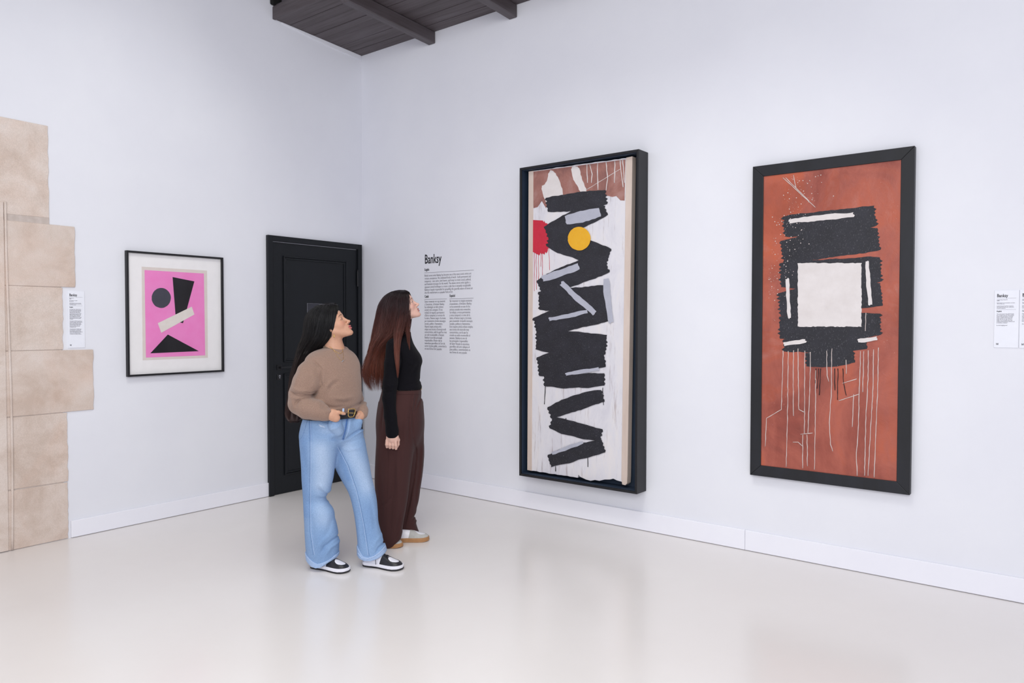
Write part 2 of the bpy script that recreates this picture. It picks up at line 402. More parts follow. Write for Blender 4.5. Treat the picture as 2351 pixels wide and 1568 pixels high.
card('wall_label', 'A', -2.462, -2.361, 1.235, 1.604, 'Bomb Love\n2003\n\nScreenprint on paper\n70 x 50 cm\n\nAuthenticated by Pest Control\nOn loan from private collection,\nThe Netherlands',
     ('English', "A young girl hugs a military bomb as\nif it were a toy, her eyes closed and\nher face resting tenderly against the\ncasing. The artist creates a stark\ncontrast between innocence and the\nimage of conflict, opposing love and\ndestruction within one picture, and\npower and aggression. The child\ndoes not understand the true cruelty\nhidden behind the world's mistakes\nof violence.\n\nFirst released in 2003 through Pictures\non Walls, it became a much loved print\nshown in many cities, and on many\nplacards, posters and banners against\nwar and the politics of fear. It has\nbecome one of the artist's most\nrecognisable works.\n\nThrough simple yet troubling images\nthe artist invites us to reflect about\nwar, protection, security and love,\nand the relationship between childhood\ninnocence and conflict with such\nan immense and unlikely companion."),
     'narrow white wall label hung in the notch between the stone blocks', None)
b1 = 'Laugh Now Panel B\n2002\n\nSpray paint and emulsion on door\n179 x 72,6 cm\n\nAuthenticated by Pest Control\nOn loan from private collection,\nUnited Kingdom'
card('wall_label', 'B', 4.823, 4.926, 1.278, 1.567, b1,
     ('English', "This work poses in the spirit of street\nart: working at any and every possible\nsurface with quick speed. A monkey\nwears a sandwich board that reads\nLaugh now but one day we'll be in\ncharge. The provocative text, both\nmocking and threatening, reminds us of\nan imminent revolution.\n\nSo, who's laughing now?"),
     'white wall label right of the rust-red picture, nearer to it of the pair', None)
card('wall_label', 'B', 4.929, 5.032, 1.278, 1.568, b1,
     ('Català', "Fidel a l'esperit de l'art\nurbà: treballar sobre\nqualsevol superfície amb\nrapidesa. Un mico porta\nun cartell que diu Riu ara\nperò un dia manarem\nnosaltres.\n\nAra qui riu?"),
     'white wall label cut off by the right edge of the photo', None)
# ------------------------------------------------------------------ pictures
k = NT('whitewashed_board'); v = k.coord((1, 1, .35))
a = k.ramp(k.noise(v, 6, 6, .7, .5), [(.3, S('cfcdd6')), (.5, S('dcdae0')), (.7, S('e4dfdf'))])
b = k.ramp(k.noise(k.coord((1, 1, .08)), 40, 4, .7), [(.28, S('b9a8a4')), (.42, (1, 1, 1, 1))])
k.base(k.mix(.7, a, b, 'MULTIPLY')); k.bump(k.noise(v, 30, 5, .7), .5, .002); k.set(Roughness=.7); M_wboard = k.m
k = NT('brown_painted_band'); v = k.coord()
a = k.ramp(k.noise(v, 5, 6, .7, .6), [(.32, S('7d5550')), (.5, S('9c6a60')), (.64, S('a98079')), (.76, S('cfc0bf'))])
k.base(a); k.bump(k.noise(v, 40, 5, .7), .4, .0015); k.set(Roughness=.6); M_brown = k.m
k = NT('rust_red_painted_door'); v = k.coord()
a = k.ramp(k.noise(v, 2.4, 7, .62, .9), [(.36, S('7a3a2f')), (.44, S('96493a')), (.52, S('aa5947')), (.58, S('b4583c')), (.66, S('ba7465'))])
a = k.mix(.5, a, k.ramp(k.noise(k.coord((1, 1, .3)), 3.0, 5, .6, .3), [(.4, S('8a4134')), (.52, S('b0604f')), (.62, S('c05c38'))]))
vo = k.n('ShaderNodeTexVoronoi'); vo.inputs['Scale'].default_value = 55; k.l(v, vo.inputs['Vector'])
sp_ = k.ramp(vo.outputs['Distance'], [(.06, (1, 1, 1, 1)), (.09, (0, 0, 0, 1))])
gate = k.ramp(k.noise(v, 3.3, 2), [(.56, (0, 0, 0, 1)), (.64, (.7, .7, .7, 1))])
k.base(k.mix(k.mix(1.0, sp_, gate, 'MULTIPLY'), a, S('d9b9ae'))); k.bump(k.noise(v, 14, 6, .7, .6), .8, .004); k.set(Roughness=.4); M_rust = k.m
def paint(name, c1, c2, wear=.25, rough=.55):
    k = NT(name); v = k.coord()
    a = k.ramp(k.noise(v, 12, 5), [(.3, c1), (.7, c2)])
    s = k.ramp(k.noise(k.coord((1.6, 1, .6)), 150, 3, .8), [(.60, (0, 0, 0, 1)), (.70, (1, 1, 1, 1))])
    k.base(k.mix(k.mix(1.0, s, (wear, wear, wear, 1), 'MULTIPLY'), a, S('c8c4cc'))); k.bump(k.noise(v, 40, 4), .3, .001); k.set(Roughness=rough); return k.m
P_black = paint('black_spray_paint', S('191920'), S('25252e'))
P_grey = paint('pale_grey_spray_paint', S('a9abb9'), S('b5b7c4'), .5)
P_yel = paint('yellow_paint', S('e3a514'), S('eab223'), .15)
P_red = paint('red_paint', S('c9203a'), S('bd1c34'), .1)
P_cream = paint('cream_paint', S('e2dcdb'), S('d8d1cf'), .4)
P_drip = paint('white_drip_paint', S('dccfca'), S('d3c2bc'), .1, .4)
P_beige = simple('beige_door_stile', S('d6c6bc'), S('cbb9ae'), .75, 12, 90, .3, .001, stretch=(1, 1, .2))

def smooth_poly(pts, sub=6, jit=0, seed=0, closed=True):
    r = random.Random(seed); n = len(pts); out = []
    for i in range(n):
        p0, p1, p2, p3 = (np.array(pts[(i+j-1) % n], float) for j in range(4))
        for s in range(sub):
            t = s/sub
            q = .5*((2*p1)+(-p0+p2)*t+(2*p0-5*p1+4*p2-p3)*t*t+(-p0+3*p1-3*p2+p3)*t**3)
            out.append((q[0]+r.uniform(-jit, jit), q[1]+r.uniform(-jit, jit)))
    return out
def rect_poly(x0, y0, x1, y1, step=8, jit=1.0, seed=0, rnd=4):
    r = random.Random(seed); pts = []
    for (a, b, c, d) in ((x0, y0, x1, y0), (x1, y0, x1, y1), (x1, y1, x0, y1), (x0, y1, x0, y0)):
        n = max(2, int(math.hypot(c-a, d-b)/step))
        for i in range(n):
            t = i/n; j = r.uniform(-jit, jit); k = r.uniform(-jit, jit)
            pts.append((a+(c-a)*t+j, b+(d-b)*t+k))
    return pts
def disc_poly(cx, cy, rx, ry, n=40, jit=0, seed=0):
    r = random.Random(seed)
    return [(cx+(rx+r.uniform(-jit, jit))*math.cos(2*math.pi*i/n), cy+(ry+r.uniform(-jit, jit))*math.sin(2*math.pi*i/n)) for i in range(n)]

def brush(p, q, w, seed=0, ragged=6):
    """one loaded brush stroke: wobbly sides, dry ragged ends"""
    r = random.Random(seed); p = np.array(p, float); q = np.array(q, float); d = q-p; L = np.hypot(*d); d /= L; n = np.array((-d[1], d[0]))
    k = max(4, int(L/7)); up_, dn = [], []; a1 = a2 = 0
    for i in range(k+1):
        t = i/k; a1 = .7*a1+r.uniform(-1.1, 1.1); a2 = .7*a2+r.uniform(-1.1, 1.1); ww = w/2*(1-.18*abs(2*t-1)**3); bow = math.sin(t*3.1)*w*.06
        up_.append(p+d*L*t+n*(ww+a1+bow)); dn.append(p+d*L*t-n*(ww+a2-bow))
    def end(a, b, s):
        m = max(3, int(w/5)); return [a+(b-a)*(j/m)+s*d*(r.uniform(0, ragged) if j % 2 else -r.uniform(0, ragged*.5)) for j in range(1, m)]
    return [tuple(x) for x in up_+end(up_[-1], dn[-1], 1)+dn[::-1]+end(dn[0], up_[0], -1)]
class Canvas:
    """places paint shapes measured in photo pixels on the picture's own plane"""
    def __init__(s, parent, axis, val, origin):
        s.p = parent; s.ax = axis; s.val = val; s.o = np.array(origin, float); s.k = 0
    def pt(s, px, py):
        q = hit(px, py, s.ax, s.val); return q-s.o
    def shape(s, name, poly, mat, lift=None, th=.0008, label=None):
        s.k += 1; lift = lift if lift is not None else .0012+.0004*s.k
        d = np.zeros(3); d[s.ax] = 1.0 if s.ax == 0 else -1.0
        m = MB(); m.prism([tuple(s.pt(*p)+d*(lift-th)) for p in poly], tuple(d*th))
        return tag(m.build(name, mat, s.p), label)
    def drips(s, name, lines, mat, w, lift=.006):
        d = np.zeros(3); d[s.ax] = 1.0 if s.ax == 0 else -1.0
        objs = []
        for ln in lines:
            m = MB(); pts = []
            r = random.Random(int(ln[0][0]*13+ln[-1][1]))
            for (a, b) in zip(ln[:-1], ln[1:]):
                n = max(2, int(math.hypot(b[0]-a[0], b[1]-a[1])/9))
                for i in range(n): pts.append((a[0]+(b[0]-a[0])*i/n+r.uniform(-.5, .5), a[1]+(b[1]-a[1])*i/n))
            pts.append(ln[-1])
            q = [s.pt(*p)+d*.0012 for p in pts]
            m.tube(q, [w*(.7+.5*r.random()) for _ in q], 5); objs.append(m.build(name, mat, s.p, smooth=True))
        return objs
def framebars(parent, axis, a0, a1, z0, z1, w, depth, mat, name='frame_bar', bevel=.002, inner=None):
    """four mitred bars; a = coordinate along the wall, relative to parent"""
    for (p, q, r_, s_) in (((a0, z0), (a1, z0), (a1-w, z0+w), (a0+w, z0+w)), ((a1, z0), (a1, z1), (a1-w, z1-w), (a1-w, z0+w)),
                           ((a1, z1), (a0, z1), (a0+w, z1-w), (a1-w, z1-w)), ((a0, z1), (a0, z0), (a0+w, z0+w), (a0+w, z1-w))):
        m = MB()
        if axis == 1: m.prism([(t[0], -.0008, t[1]) for t in (p, q, r_, s_)], (0, -depth, 0))
        else: m.prism([(.0008, t[0], t[1]) for t in (p, q, r_, s_)], (depth, 0, 0))
        m.build(name, mat, parent, bevel=bevel)

# --- pink print, framed, left wall
P3 = empty('framed_print', (0, -1.7415, 1.028), label='small pink abstract print in a thin black frame left of the black door', cat='picture')
y0, y1, hh = -2.099+1.7415, -1.384+1.7415, .863
framebars(P3, 0, y0, y1, 0, hh, .013, .030, M_black, bevel=.001)
MB().box((.002, y0+.004, .004), (.012, y1-.004, hh-.004)).build('mount_board', M_mat, P3)
MB().box((.012, -1.990+1.7415, 1.138-1.028), (.0132, -1.507+1.7415, 1.787-1.028)).build('print_paper', M_paper, P3)
C3 = Canvas(P3, 0, .0132, (0, -1.7415, 1.028))
C3.k = -2
C3.shape('pink_field', [(331.8, 620), (468, 628), (471, 815.7), (335, 821)], M_pink)
tag(C3.shape('paint_shape', disc_poly(370, 684, 22, 23, jit=.3), M_greyink), 'grey disc')
C3.shape('paint_shape', [(396, 636), (446, 646), (420, 742), (404, 738)], M_ink)
C3.shape('paint_shape', [(362, 742), (440, 704), (446, 722), (370, 764)], M_creamink)
C3.shape('paint_shape', [(385, 768), (456, 806), (345, 811)], M_ink)
MB().box((.022, y0+.012, .012), (.024, y1-.012, hh-.012)).build('glass_pane', M_glass, P3)

# --- tall picture in a deep shadow-box frame, right wall
P1 = empty('shadow_box_picture', (2.376, 0, .270), label='tall painted board floating in a deep black and blue shadow-box frame', cat='picture')
ox, oz = 2.376, .270
w0, w1, ht = 1.888-ox, 2.866-ox, 2.265
framebars(P1, 1, w0, w1, 0, ht, .017, .130, M_black, bevel=.0015)
MB().box((w0+.010, -.020, .010), (w1-.010, -.002, ht-.010)).build('backing_board', M_blue, P1)
for (a, b) in (((w0+.0175, -.122, .0175), (w0+.0205, -.021, ht-.0175)), ((w1-.0205, -.122, .0175), (w1-.0175, -.021, ht-.0175)),
               ((w0+.021, -.122, .0175), (w1-.021, -.021, .0205)), ((w0+.021, -.122, ht-.0205), (w1-.021, -.021, ht-.0175))):
    MB().box(a, b).build('frame_lining', M_blue, P1)
C1 = Canvas(P1, 1, -.090, (ox, 0, oz))
def ragged(pts): return pts
def board(name, poly, mat, th, lift=0):
    m = MB(); m.prism([tuple(C1.pt(*p)+np.array((0, -lift, 0))) for p in poly], (0, th, 0)); return m.build(name, mat, P1, bevel=.001, seg=1)
r_ = random.Random(5)
top_ = [(1224+i*8.9, 392-i*1.22+r_.uniform(-.7, .7)) for i in range(25)]
bot_ = [(1220, 1081)]+[(1225+i*7, 1081.5+i*1.02+r_.uniform(-.6, .8)) for i in range(14)]+[(1326, 1097), (1328, 1090), (1332, 1095), (1337, 1097), (1345, 1101), (1356, 1104), (1366, 1102), (1376, 1104), (1388, 1101), (1400, 1101), (1408, 1099), (1416, 1103), (1427, 1106)]
board('painted_board', top_+[(1437, 366), (1429, 1106)]+bot_[::-1], M_wboard, .045)
board('board_stile', [(1214, 394), (1225, 392), (1221, 1081), (1211, 1079)], P_beige, .052, .003)
board('board_stile', [(1438, 362), (1452.6, 359), (1441, 1092), (1440, 1110), (1436, 1114), (1429, 1112), (1427, 1100)], P_beige, .052, .004)
C1.k = -1
C1.shape('brown_band', [(1224.5, 394), (1436, 366)]+[(1434-i*9.5, 452+i*.9+r_.uniform(-9, 9)) for i in range(23)], M_brown, label='brown band across the top of the board')
C1.shape('paint_patch', smooth_poly([(1262, 392), (1278, 402), (1292, 440), (1290, 475), (1266, 470), (1252, 462), (1244, 430), (1254, 418)], jit=1.2), P_cream)
C1.shape('paint_patch', smooth_poly([(1312, 386), (1328, 384), (1336, 410), (1346, 436), (1338, 445), (1326, 428), (1316, 410)], jit=1.2), P_cream)
C1.drips('paint_drip', [[(1354, 378), (1360, 400), (1358, 420)], [(1372, 375), (1373, 436)], [(1392, 372), (1395, 410), (1392, 437)], [(1412, 370), (1411, 420)], [(1424, 368), (1427, 400), (1431, 430)], [(1348, 378), (1349, 420)], [(1430, 366), (1434, 420)]], P_cream, .0035)
C1.drips('paint_scratch', [[(1346, 436), (1426, 387)]], P_cream, .002)
rs = random.Random(3)
C1.shape('red_splash', [(1223.6, 505)]+[(1243+(22+rs.uniform(-3, 3))*math.cos(a), 545+(38+rs.uniform(-3, 4))*math.sin(a)) for a in np.linspace(-1.5, 1.75, 34)]+[(1223.2, 578)], P_red, label='red splash at the left edge')
C1.drips('red_drip', [[(1227, 575), (1227, 668)], [(1231, 580), (1232, 665)], [(1237, 572), (1237, 650)], [(1246, 560), (1246, 632)], [(1243, 565), (1242, 612)], [(1260, 560), (1262, 620)]], P_red, .0016)
for n_, (p_, q_, w_) in enumerate((((1256, 470), (1392, 452), 40), ((1388, 476), (1258, 540), 46), ((1262, 545), (1398, 590), 50), ((1392, 604), (1240, 664), 52), ((1238, 690), (1396, 676), 50),
        ((1396, 712), (1230, 752), 56), ((1232, 778), (1392, 792), 56), ((1388, 820), (1236, 842), 54), ((1250, 872), (1388, 872), 34), ((1384, 908), (1262, 948), 34), ((1266, 970), (1380, 1000), 34), ((1386, 1024), (1262, 1058), 36))):
    C1.shape('brush_stroke', brush(p_, q_, w_, 50+n_, 4), P_black, lift=.0030+.00012*n_)
C1.k = 9
for n_, (p_, q_, w_) in enumerate((((1300, 506), (1378, 486), 24), ((1246, 640), (1330, 612), 16), ((1392, 640), (1404, 740), 15), ((1290, 650), (1366, 720), 14), ((1262, 733), (1350, 716), 9), ((1300, 860), (1376, 846), 8), ((1268, 1040), (1340, 1016), 8))):
    C1.shape('brush_stroke', brush(p_, q_, w_, 80+n_, 3), P_grey)
tag(C1.shape('paint_shape', disc_poly(1331, 548, 26, 27, jit=.4), P_yel), 'yellow disc')
C1.drips('paint_drip', [[(1254, 856), (1250, 928)], [(1384, 890), (1386, 930)], [(1300, 960), (1301, 985)], [(1276, 1070), (1276, 1082)], [(1350, 1045), (1350, 1072)]], P_black, .003)

# --- rust-red picture in a flat mitred black frame, right wall
P2 = empty('rust_red_picture', (4.0225, 0, .477), label='rust-red painted door panel with white drips in a flat black mitred frame', cat='picture')
ox, oz = 4.0225, .477
w0, w1, ht = 3.587-ox, 4.458-ox, 1.866
framebars(P2, 1, w0, w1, 0, ht, .0655, .040, M_bframe, bevel=.0025)
MB().box((w0+.055, -.034, .055), (w1-.055, -.002, ht-.055)).build('painted_panel', M_rust, P2)
C2 = Canvas(P2, 1, -.034, (ox, 0, oz)); C2.k = -2
for n_, (p_, q_, w_) in enumerate((((1800, 520), (2010, 496), 56), ((2018, 548), (1796, 580), 62), ((1792, 632), (2022, 618), 66), ((2024, 676), (1790, 700), 66), ((1790, 752), (2022, 744), 60), ((1800, 792), (1990, 786), 34), ((1850, 826), (1962, 818), 36))):
    C2.shape('brush_stroke', brush(p_, q_, w_, 120+n_, 6), P_black, lift=.0006+.00012*n_)
C2.k = 2
tag(C2.shape('paint_shape', rect_poly(1832, 604, 1978, 750, step=5, jit=1.0, seed=21), P_cream), 'cream block')
for n_, (p_, q_, w_) in enumerate((((1812, 508), (1960, 492), 12), ((1992, 600), (1998, 700), 10), ((1808, 640), (1812, 730), 9), ((1800, 790), (1850, 782), 9), ((1970, 782), (2014, 776), 9))):
    C2.shape('brush_stroke', brush(p_, q_, w_, 140+n_, 3), P_cream)
C2.drips('white_drip', [[(1798, 805), (1797, 860), (1794, 940), (1760, 960), (1757, 1025)], [(1810, 806), (1808, 960), (1805, 1072)],
    [(1822, 804), (1821, 930), (1822, 955)], [(1832, 800), (1834, 940), (1846, 946)], [(1848, 805), (1847, 995)], [(1860, 808), (1861, 840), (1855, 995)],
    [(1838, 997), (1866, 994)], [(1843, 998), (1843, 1075)], [(1853, 998), (1854, 1070)], [(1873, 850), (1872, 960), (1870, 1078)],
    [(1910, 800), (1909, 900), (1904, 970), (1907, 1020), (1912, 1036)], [(1898, 805), (1899, 862), (1903, 876)], [(1943, 826), (1943, 858)],
    [(1976, 806), (1973, 900), (1970, 1000), (1966, 1040), (1968, 1092)], [(1983, 806), (1981, 900)], [(1994, 804), (1993, 870), (1988, 960), (1985, 1092)],
    [(2006, 802), (2004, 900), (1998, 1000), (1993, 1092)], [(2017, 798), (2015, 900), (2011, 980), (2007, 1096)], [(1960, 905), (1957, 980)],
    [(1926, 920), (1972, 905)], [(1934, 880), (1967, 870)], [(1820, 1015), (1833, 1015), (1842, 1024)], [(1988, 718), (1987, 760)]], P_drip, .0022)
C2.drips('black_drip', [[(1874, 846), (1872, 880)], [(1880, 846), (1876, 892)], [(1884, 846), (1881, 907)], [(1916, 846), (1917, 896)], [(1924, 846), (1923, 918)], [(1935, 846), (1937, 880), (1943, 908)]], M_ink, .0022)
m = MB(); rs = random.Random(11)
for i in range(260):
    t = rs.random(); cx = 1862-120*t+rs.gauss(0, 22); cy = 400+320*t+rs.gauss(0, 30)
    if not (1765 < cx < 2060 and 385 < cy < 1060): continue
    q = C2.pt(cx, cy); rr = rs.choice([.001, .0015, .0022, .003])
    m.prism([(q[0]+rr*math.cos(a), q[1]-.0009, q[2]+rr*math.sin(a)) for a in np.linspace(0, 2*math.pi, 7)[:-1]], (0, -.0006, 0))
tag(m.build('paint_spatter', P_drip, P2), kind='stuff')
C2.drips('paint_scratch', [[(1798, 408), (1872, 476)], [(1804, 408), (1858, 462)], [(1822, 402), (1828, 432)]], P_drip, .0022)
# ------------------------------------------------------------------ distance-field modelling
def lerp(a, b, t): return a+(b-a)*t
class Grid:
    def __init__(s, xs, ys, zs):
        s.x, s.y, s.z = (np.asarray(a, np.float32) for a in (xs, ys, zs))
        s.d = np.full((len(s.x), len(s.y), len(s.z)), .5, np.float32)
    def sl(s, lo, hi):
        r = []
        for a, l, h in zip((s.x, s.y, s.z), lo, hi):
            i0 = max(0, np.searchsorted(a, l)-1); i1 = min(len(a), np.searchsorted(a, h)+1)
            if i1 <= i0: return None
            r.append(slice(i0, i1))
        return tuple(r)
    def add(s, fn, lo, hi, k=.01, op='union'):
        m = k+.012; r = s.sl([a-m for a in lo], [a+m for a in hi])
        if r is None: return
        X = s.x[r[0]][:, None, None]; Y = s.y[r[1]][None, :, None]; Z = s.z[r[2]][None, None, :]
        e = fn(X, Y, Z).astype(np.float32); d = s.d[r]
        if op == 'union':
            if k > 0:
                h = np.clip(.5+.5*(d-e)/k, 0, 1); s.d[r] = d+(e-d)*h-k*h*(1-h)
            else: s.d[r] = np.minimum(d, e)
        elif op == 'cut':
            if k > 0:
                h = np.clip(.5-.5*(d+e)/k, 0, 1); s.d[r] = d+(-e-d)*h+k*h*(1-h)
            else: s.d[r] = np.maximum(d, -e)
        elif op == 'add': s.d[r] = d+e
    def cone(s, a, b, ra, rb, k=.01, op='union'):
        a = np.array(a, float); b = np.array(b, float); ab = b-a; L = ab@ab+1e-12; R = max(ra, rb)
        def fn(X, Y, Z):
            t = np.clip(((X-a[0])*ab[0]+(Y-a[1])*ab[1]+(Z-a[2])*ab[2])/L, 0, 1)
            return np.sqrt((X-a[0]-t*ab[0])**2+(Y-a[1]-t*ab[1])**2+(Z-a[2]-t*ab[2])**2)-(ra+(rb-ra)*t)
        s.add(fn, np.minimum(a, b)-R, np.maximum(a, b)+R, k, op)
    def path(s, pts, rad, k=.01):
        for i in range(len(pts)-1): s.cone(pts[i], pts[i+1], rad[i], rad[i+1], k)
    def ell(s, c, r, R=None, k=.01, op='union'):
        c = np.array(c, float); r = np.array(r, float); B = r.max()
        def fn(X, Y, Z):
            x, y, z = X-c[0], Y-c[1], Z-c[2]
            if R is not None: x, y, z = (x*R[0, i]+y*R[1, i]+z*R[2, i] for i in range(3))
            k0 = np.sqrt((x/r[0])**2+(y/r[1])**2+(z/r[2])**2); k1 = np.sqrt((x/r[0]**2)**2+(y/r[1]**2)**2+(z/r[2]**2)**2)+1e-6
            return k0*(k0-1)/k1
        s.add(fn, c-B, c+B, k, op)
    def loft(s, st, k=.01, op='union', cap=True):
        """st rows: z, cx, cy, a(across), b(depth), yaw, n ; near-vertical tube of super-elliptic sections"""
        st = np.array(sorted(st, key=lambda q: q[0]), float); zz = st[:, 0]
        R = max(st[:, 3].max(), st[:, 4].max())*1.2
        lo = np.array([st[:, 1].min()-R, st[:, 2].min()-R, zz[0]]); hi = np.array([st[:, 1].max()+R, st[:, 2].max()+R, zz[-1]])
        def fn(X, Y, Z):
            z1 = Z.ravel(); P = [spl(zz, st[:, i], z1)[None, None, :] for i in range(1, 7)]
            cx, cy, a, b, w, n = P; ca, sa = np.cos(w), np.sin(w)
            u = (X-cx)*ca+(Y-cy)*sa; v = -(X-cx)*sa+(Y-cy)*ca
            q = ((np.abs(u/a)+1e-6)**n+(np.abs(v/b)+1e-6)**n)**(1/n)
            L = np.sqrt((X-cx)**2+(Y-cy)**2)+1e-6
            d = (q-1)*np.minimum(L/np.maximum(q, 1e-3), np.maximum(a, b))
            if cap: d = np.maximum(d, np.maximum(zz[0]-Z, Z-zz[-1]))
            return d
        s.add(fn, lo, hi, k, op)
    def stroke(s, pts, w, amp, ylim=None, soft=.02):
        """sculpting stroke drawn in the x-z plane: amp>0 presses in, amp<0 raises; ylim keeps it to one side (y<ylim)"""
        P = np.array(pts, float); m = 2.6*w
        r = s.sl((P[:, 0].min()-m, -9, P[:, 1].min()-m), (P[:, 0].max()+m, 9, P[:, 1].max()+m))
        if r is None: return
        X = s.x[r[0]][:, None]; Z = s.z[r[2]][None, :]; D = np.full((X.shape[0], Z.shape[1]), 9., np.float32)
        acc = 0
        L = np.concatenate([[0], np.cumsum(np.hypot(*(P[1:]-P[:-1]).T))]); T = np.zeros_like(D)
        for i in range(len(P)-1):
            a, b = P[i], P[i+1]; ab = b-a; t = np.clip(((X-a[0])*ab[0]+(Z-a[1])*ab[1])/(ab@ab+1e-9), 0, 1)
            dd = np.hypot(X-a[0]-t*ab[0], Z-a[1]-t*ab[1]); T = np.where(dd < D, (L[i]+t*(L[i+1]-L[i]))/L[-1], T); D = np.minimum(D, dd)
        f = amp*np.exp(-(D/w)**2)*np.clip(4*T*(1-T)+.25, 0, 1)
        f = f[:, None, :]
        if ylim is not None: f = f*np.clip((ylim-s.y[r[1]])/soft, 0, 1)[None, :, None]
        s.d[r] += f.astype(np.float32)
    def mesh(s):
        d = s.d; I = d < 0; nx, ny, nz = d.shape
        C = np.zeros((nx-1, ny-1, nz-1), np.uint8)
        for i in (0, 1):
            for j in (0, 1):
                for k in (0, 1): C += I[i:nx-1+i, j:ny-1+j, k:nz-1+k]
        act = np.argwhere((C > 0) & (C < 8)); n = len(act)
        idx = np.full(C.shape, -1, np.int32); idx[tuple(act.T)] = np.arange(n)
        acc = np.zeros((n, 3)); cnt = np.zeros(n); AX = (s.x, s.y, s.z)
        cor = [(i, j, k) for i in (0, 1) for j in (0, 1) for k in (0, 1)]
        for c in cor:
            for ax in range(3):
                if c[ax]: continue
                c2 = list(c); c2[ax] = 1
                p = act+np.array(c); q = act+np.array(c2)
                dp = d[tuple(p.T)]; dq = d[tuple(q.T)]; m = (dp < 0) != (dq < 0)
                t = np.where(m, dp/(dp-dq+1e-12), 0)
                for a in range(3):
                    pa = AX[a][p[:, a]]; qa = AX[a][q[:, a]]; acc[:, a] += np.where(m, pa+(qa-pa)*t, 0)
                cnt += m
        V = acc/cnt[:, None]; F = []
        for ax in range(3):
            sh = [slice(None)]*3; s0 = list(sh); s1 = list(sh); s0[ax] = slice(0, -1); s1[ax] = slice(1, None)
            E0 = I[tuple(s0)]; E1 = I[tuple(s1)]; b, c = [(1, 2), (2, 0), (0, 1)][ax]
            e = np.argwhere(E0 != E1); lim = np.array(C.shape)
            e = e[(e[:, b] > 0) & (e[:, c] > 0) & (e[:, b] < lim[b]) & (e[:, c] < lim[c])]
            o = []
            for (db, dc) in ((-1, -1), (0, -1), (0, 0), (-1, 0)):
                q = e.copy(); q[:, b] += db; q[:, c] += dc; o.append(idx[tuple(q.T)])
            o = np.stack(o, 1); fl = E0[tuple(e.T)]
            o[~fl] = o[~fl][:, ::-1]; F.append(o)
        return V, np.concatenate(F)
def spl(xk, yk, x):
    """monotone-ish cubic (Catmull-Rom on uneven knots)"""
    x = np.clip(x, xk[0], xk[-1]); i = np.clip(np.searchsorted(xk, x)-1, 0, len(xk)-2)
    m = np.gradient(yk, xk) if len(xk) > 2 else np.full(len(xk), (yk[1]-yk[0])/(xk[1]-xk[0]))
    h = xk[i+1]-xk[i]; t = (x-xk[i])/h
    r = (2*t**3-3*t**2+1)*yk[i]+(t**3-2*t**2+t)*h*m[i]+(-2*t**3+3*t**2)*yk[i+1]+(t**3-t**2)*h*m[i+1]
    return r
def rngs(*seg):
    """rows (start, stop, step)"""
    return np.unique(np.concatenate([np.arange(a, b, c) for a, b, c in seg]).round(5))
def np_mesh(name, V, F):
    me = bpy.data.meshes.new(name); me.vertices.add(len(V)); me.vertices.foreach_set('co', np.asarray(V, np.float32).ravel())
    k = F.shape[1]; me.loops.add(F.size); me.loops.foreach_set('vertex_index', F.astype(np.int32).ravel())
    me.polygons.add(len(F)); me.polygons.foreach_set('loop_start', np.arange(0, F.size, k, dtype=np.int32))
    me.update(calc_edges=True); me.shade_smooth(); return me
def set_col(me, colr):
    a = me.color_attributes.new('Col', 'FLOAT_COLOR', 'POINT')
    c = np.ones((len(me.vertices), 4), np.float32); c[:, :3] = colr; a.data.foreach_set('color', c.ravel())
def grid_obj(g, name, mat, parent, colfn=None, V=None):
    V, F = g.mesh(); me = np_mesh(name, V, F)
    if colfn is not None: set_col(me, colfn(V))
    return link(name, me, parent, [mat])
def base_col(V, c): return np.tile(np.array(c[:3], float), (len(V), 1))
def dab(V, C, fig, pts, w, c, a=1.0, hard=2):
    """soft coat of worn or dyed colour along a line on the cloth (found along sight lines of the measured photo)"""
    P = [fig.L(*p, 0) for p in pts]; D = np.full(len(V), 9.); t = (0-fig.cam[1])/(V[:, 1]-fig.cam[1])
    VX = fig.cam[0]+(V[:, 0]-fig.cam[0])*t; VZ = fig.cam[2]+(V[:, 2]-fig.cam[2])*t
    for i in range(max(1, len(P)-1)):
        A = P[i][[0, 2]]; B = P[min(i+1, len(P)-1)][[0, 2]]; ab = B-A
        t = np.clip(((VX-A[0])*ab[0]+(VZ-A[1])*ab[1])/(ab@ab+1e-9), 0, 1)
        D = np.minimum(D, np.hypot(VX-A[0]-t*ab[0], VZ-A[1]-t*ab[1]))
    f = (a*np.exp(-(D/w)**hard))[:, None]*(V[:, 1] < .12)[:, None]; return C*(1-f)+np.array(c[:3])*f

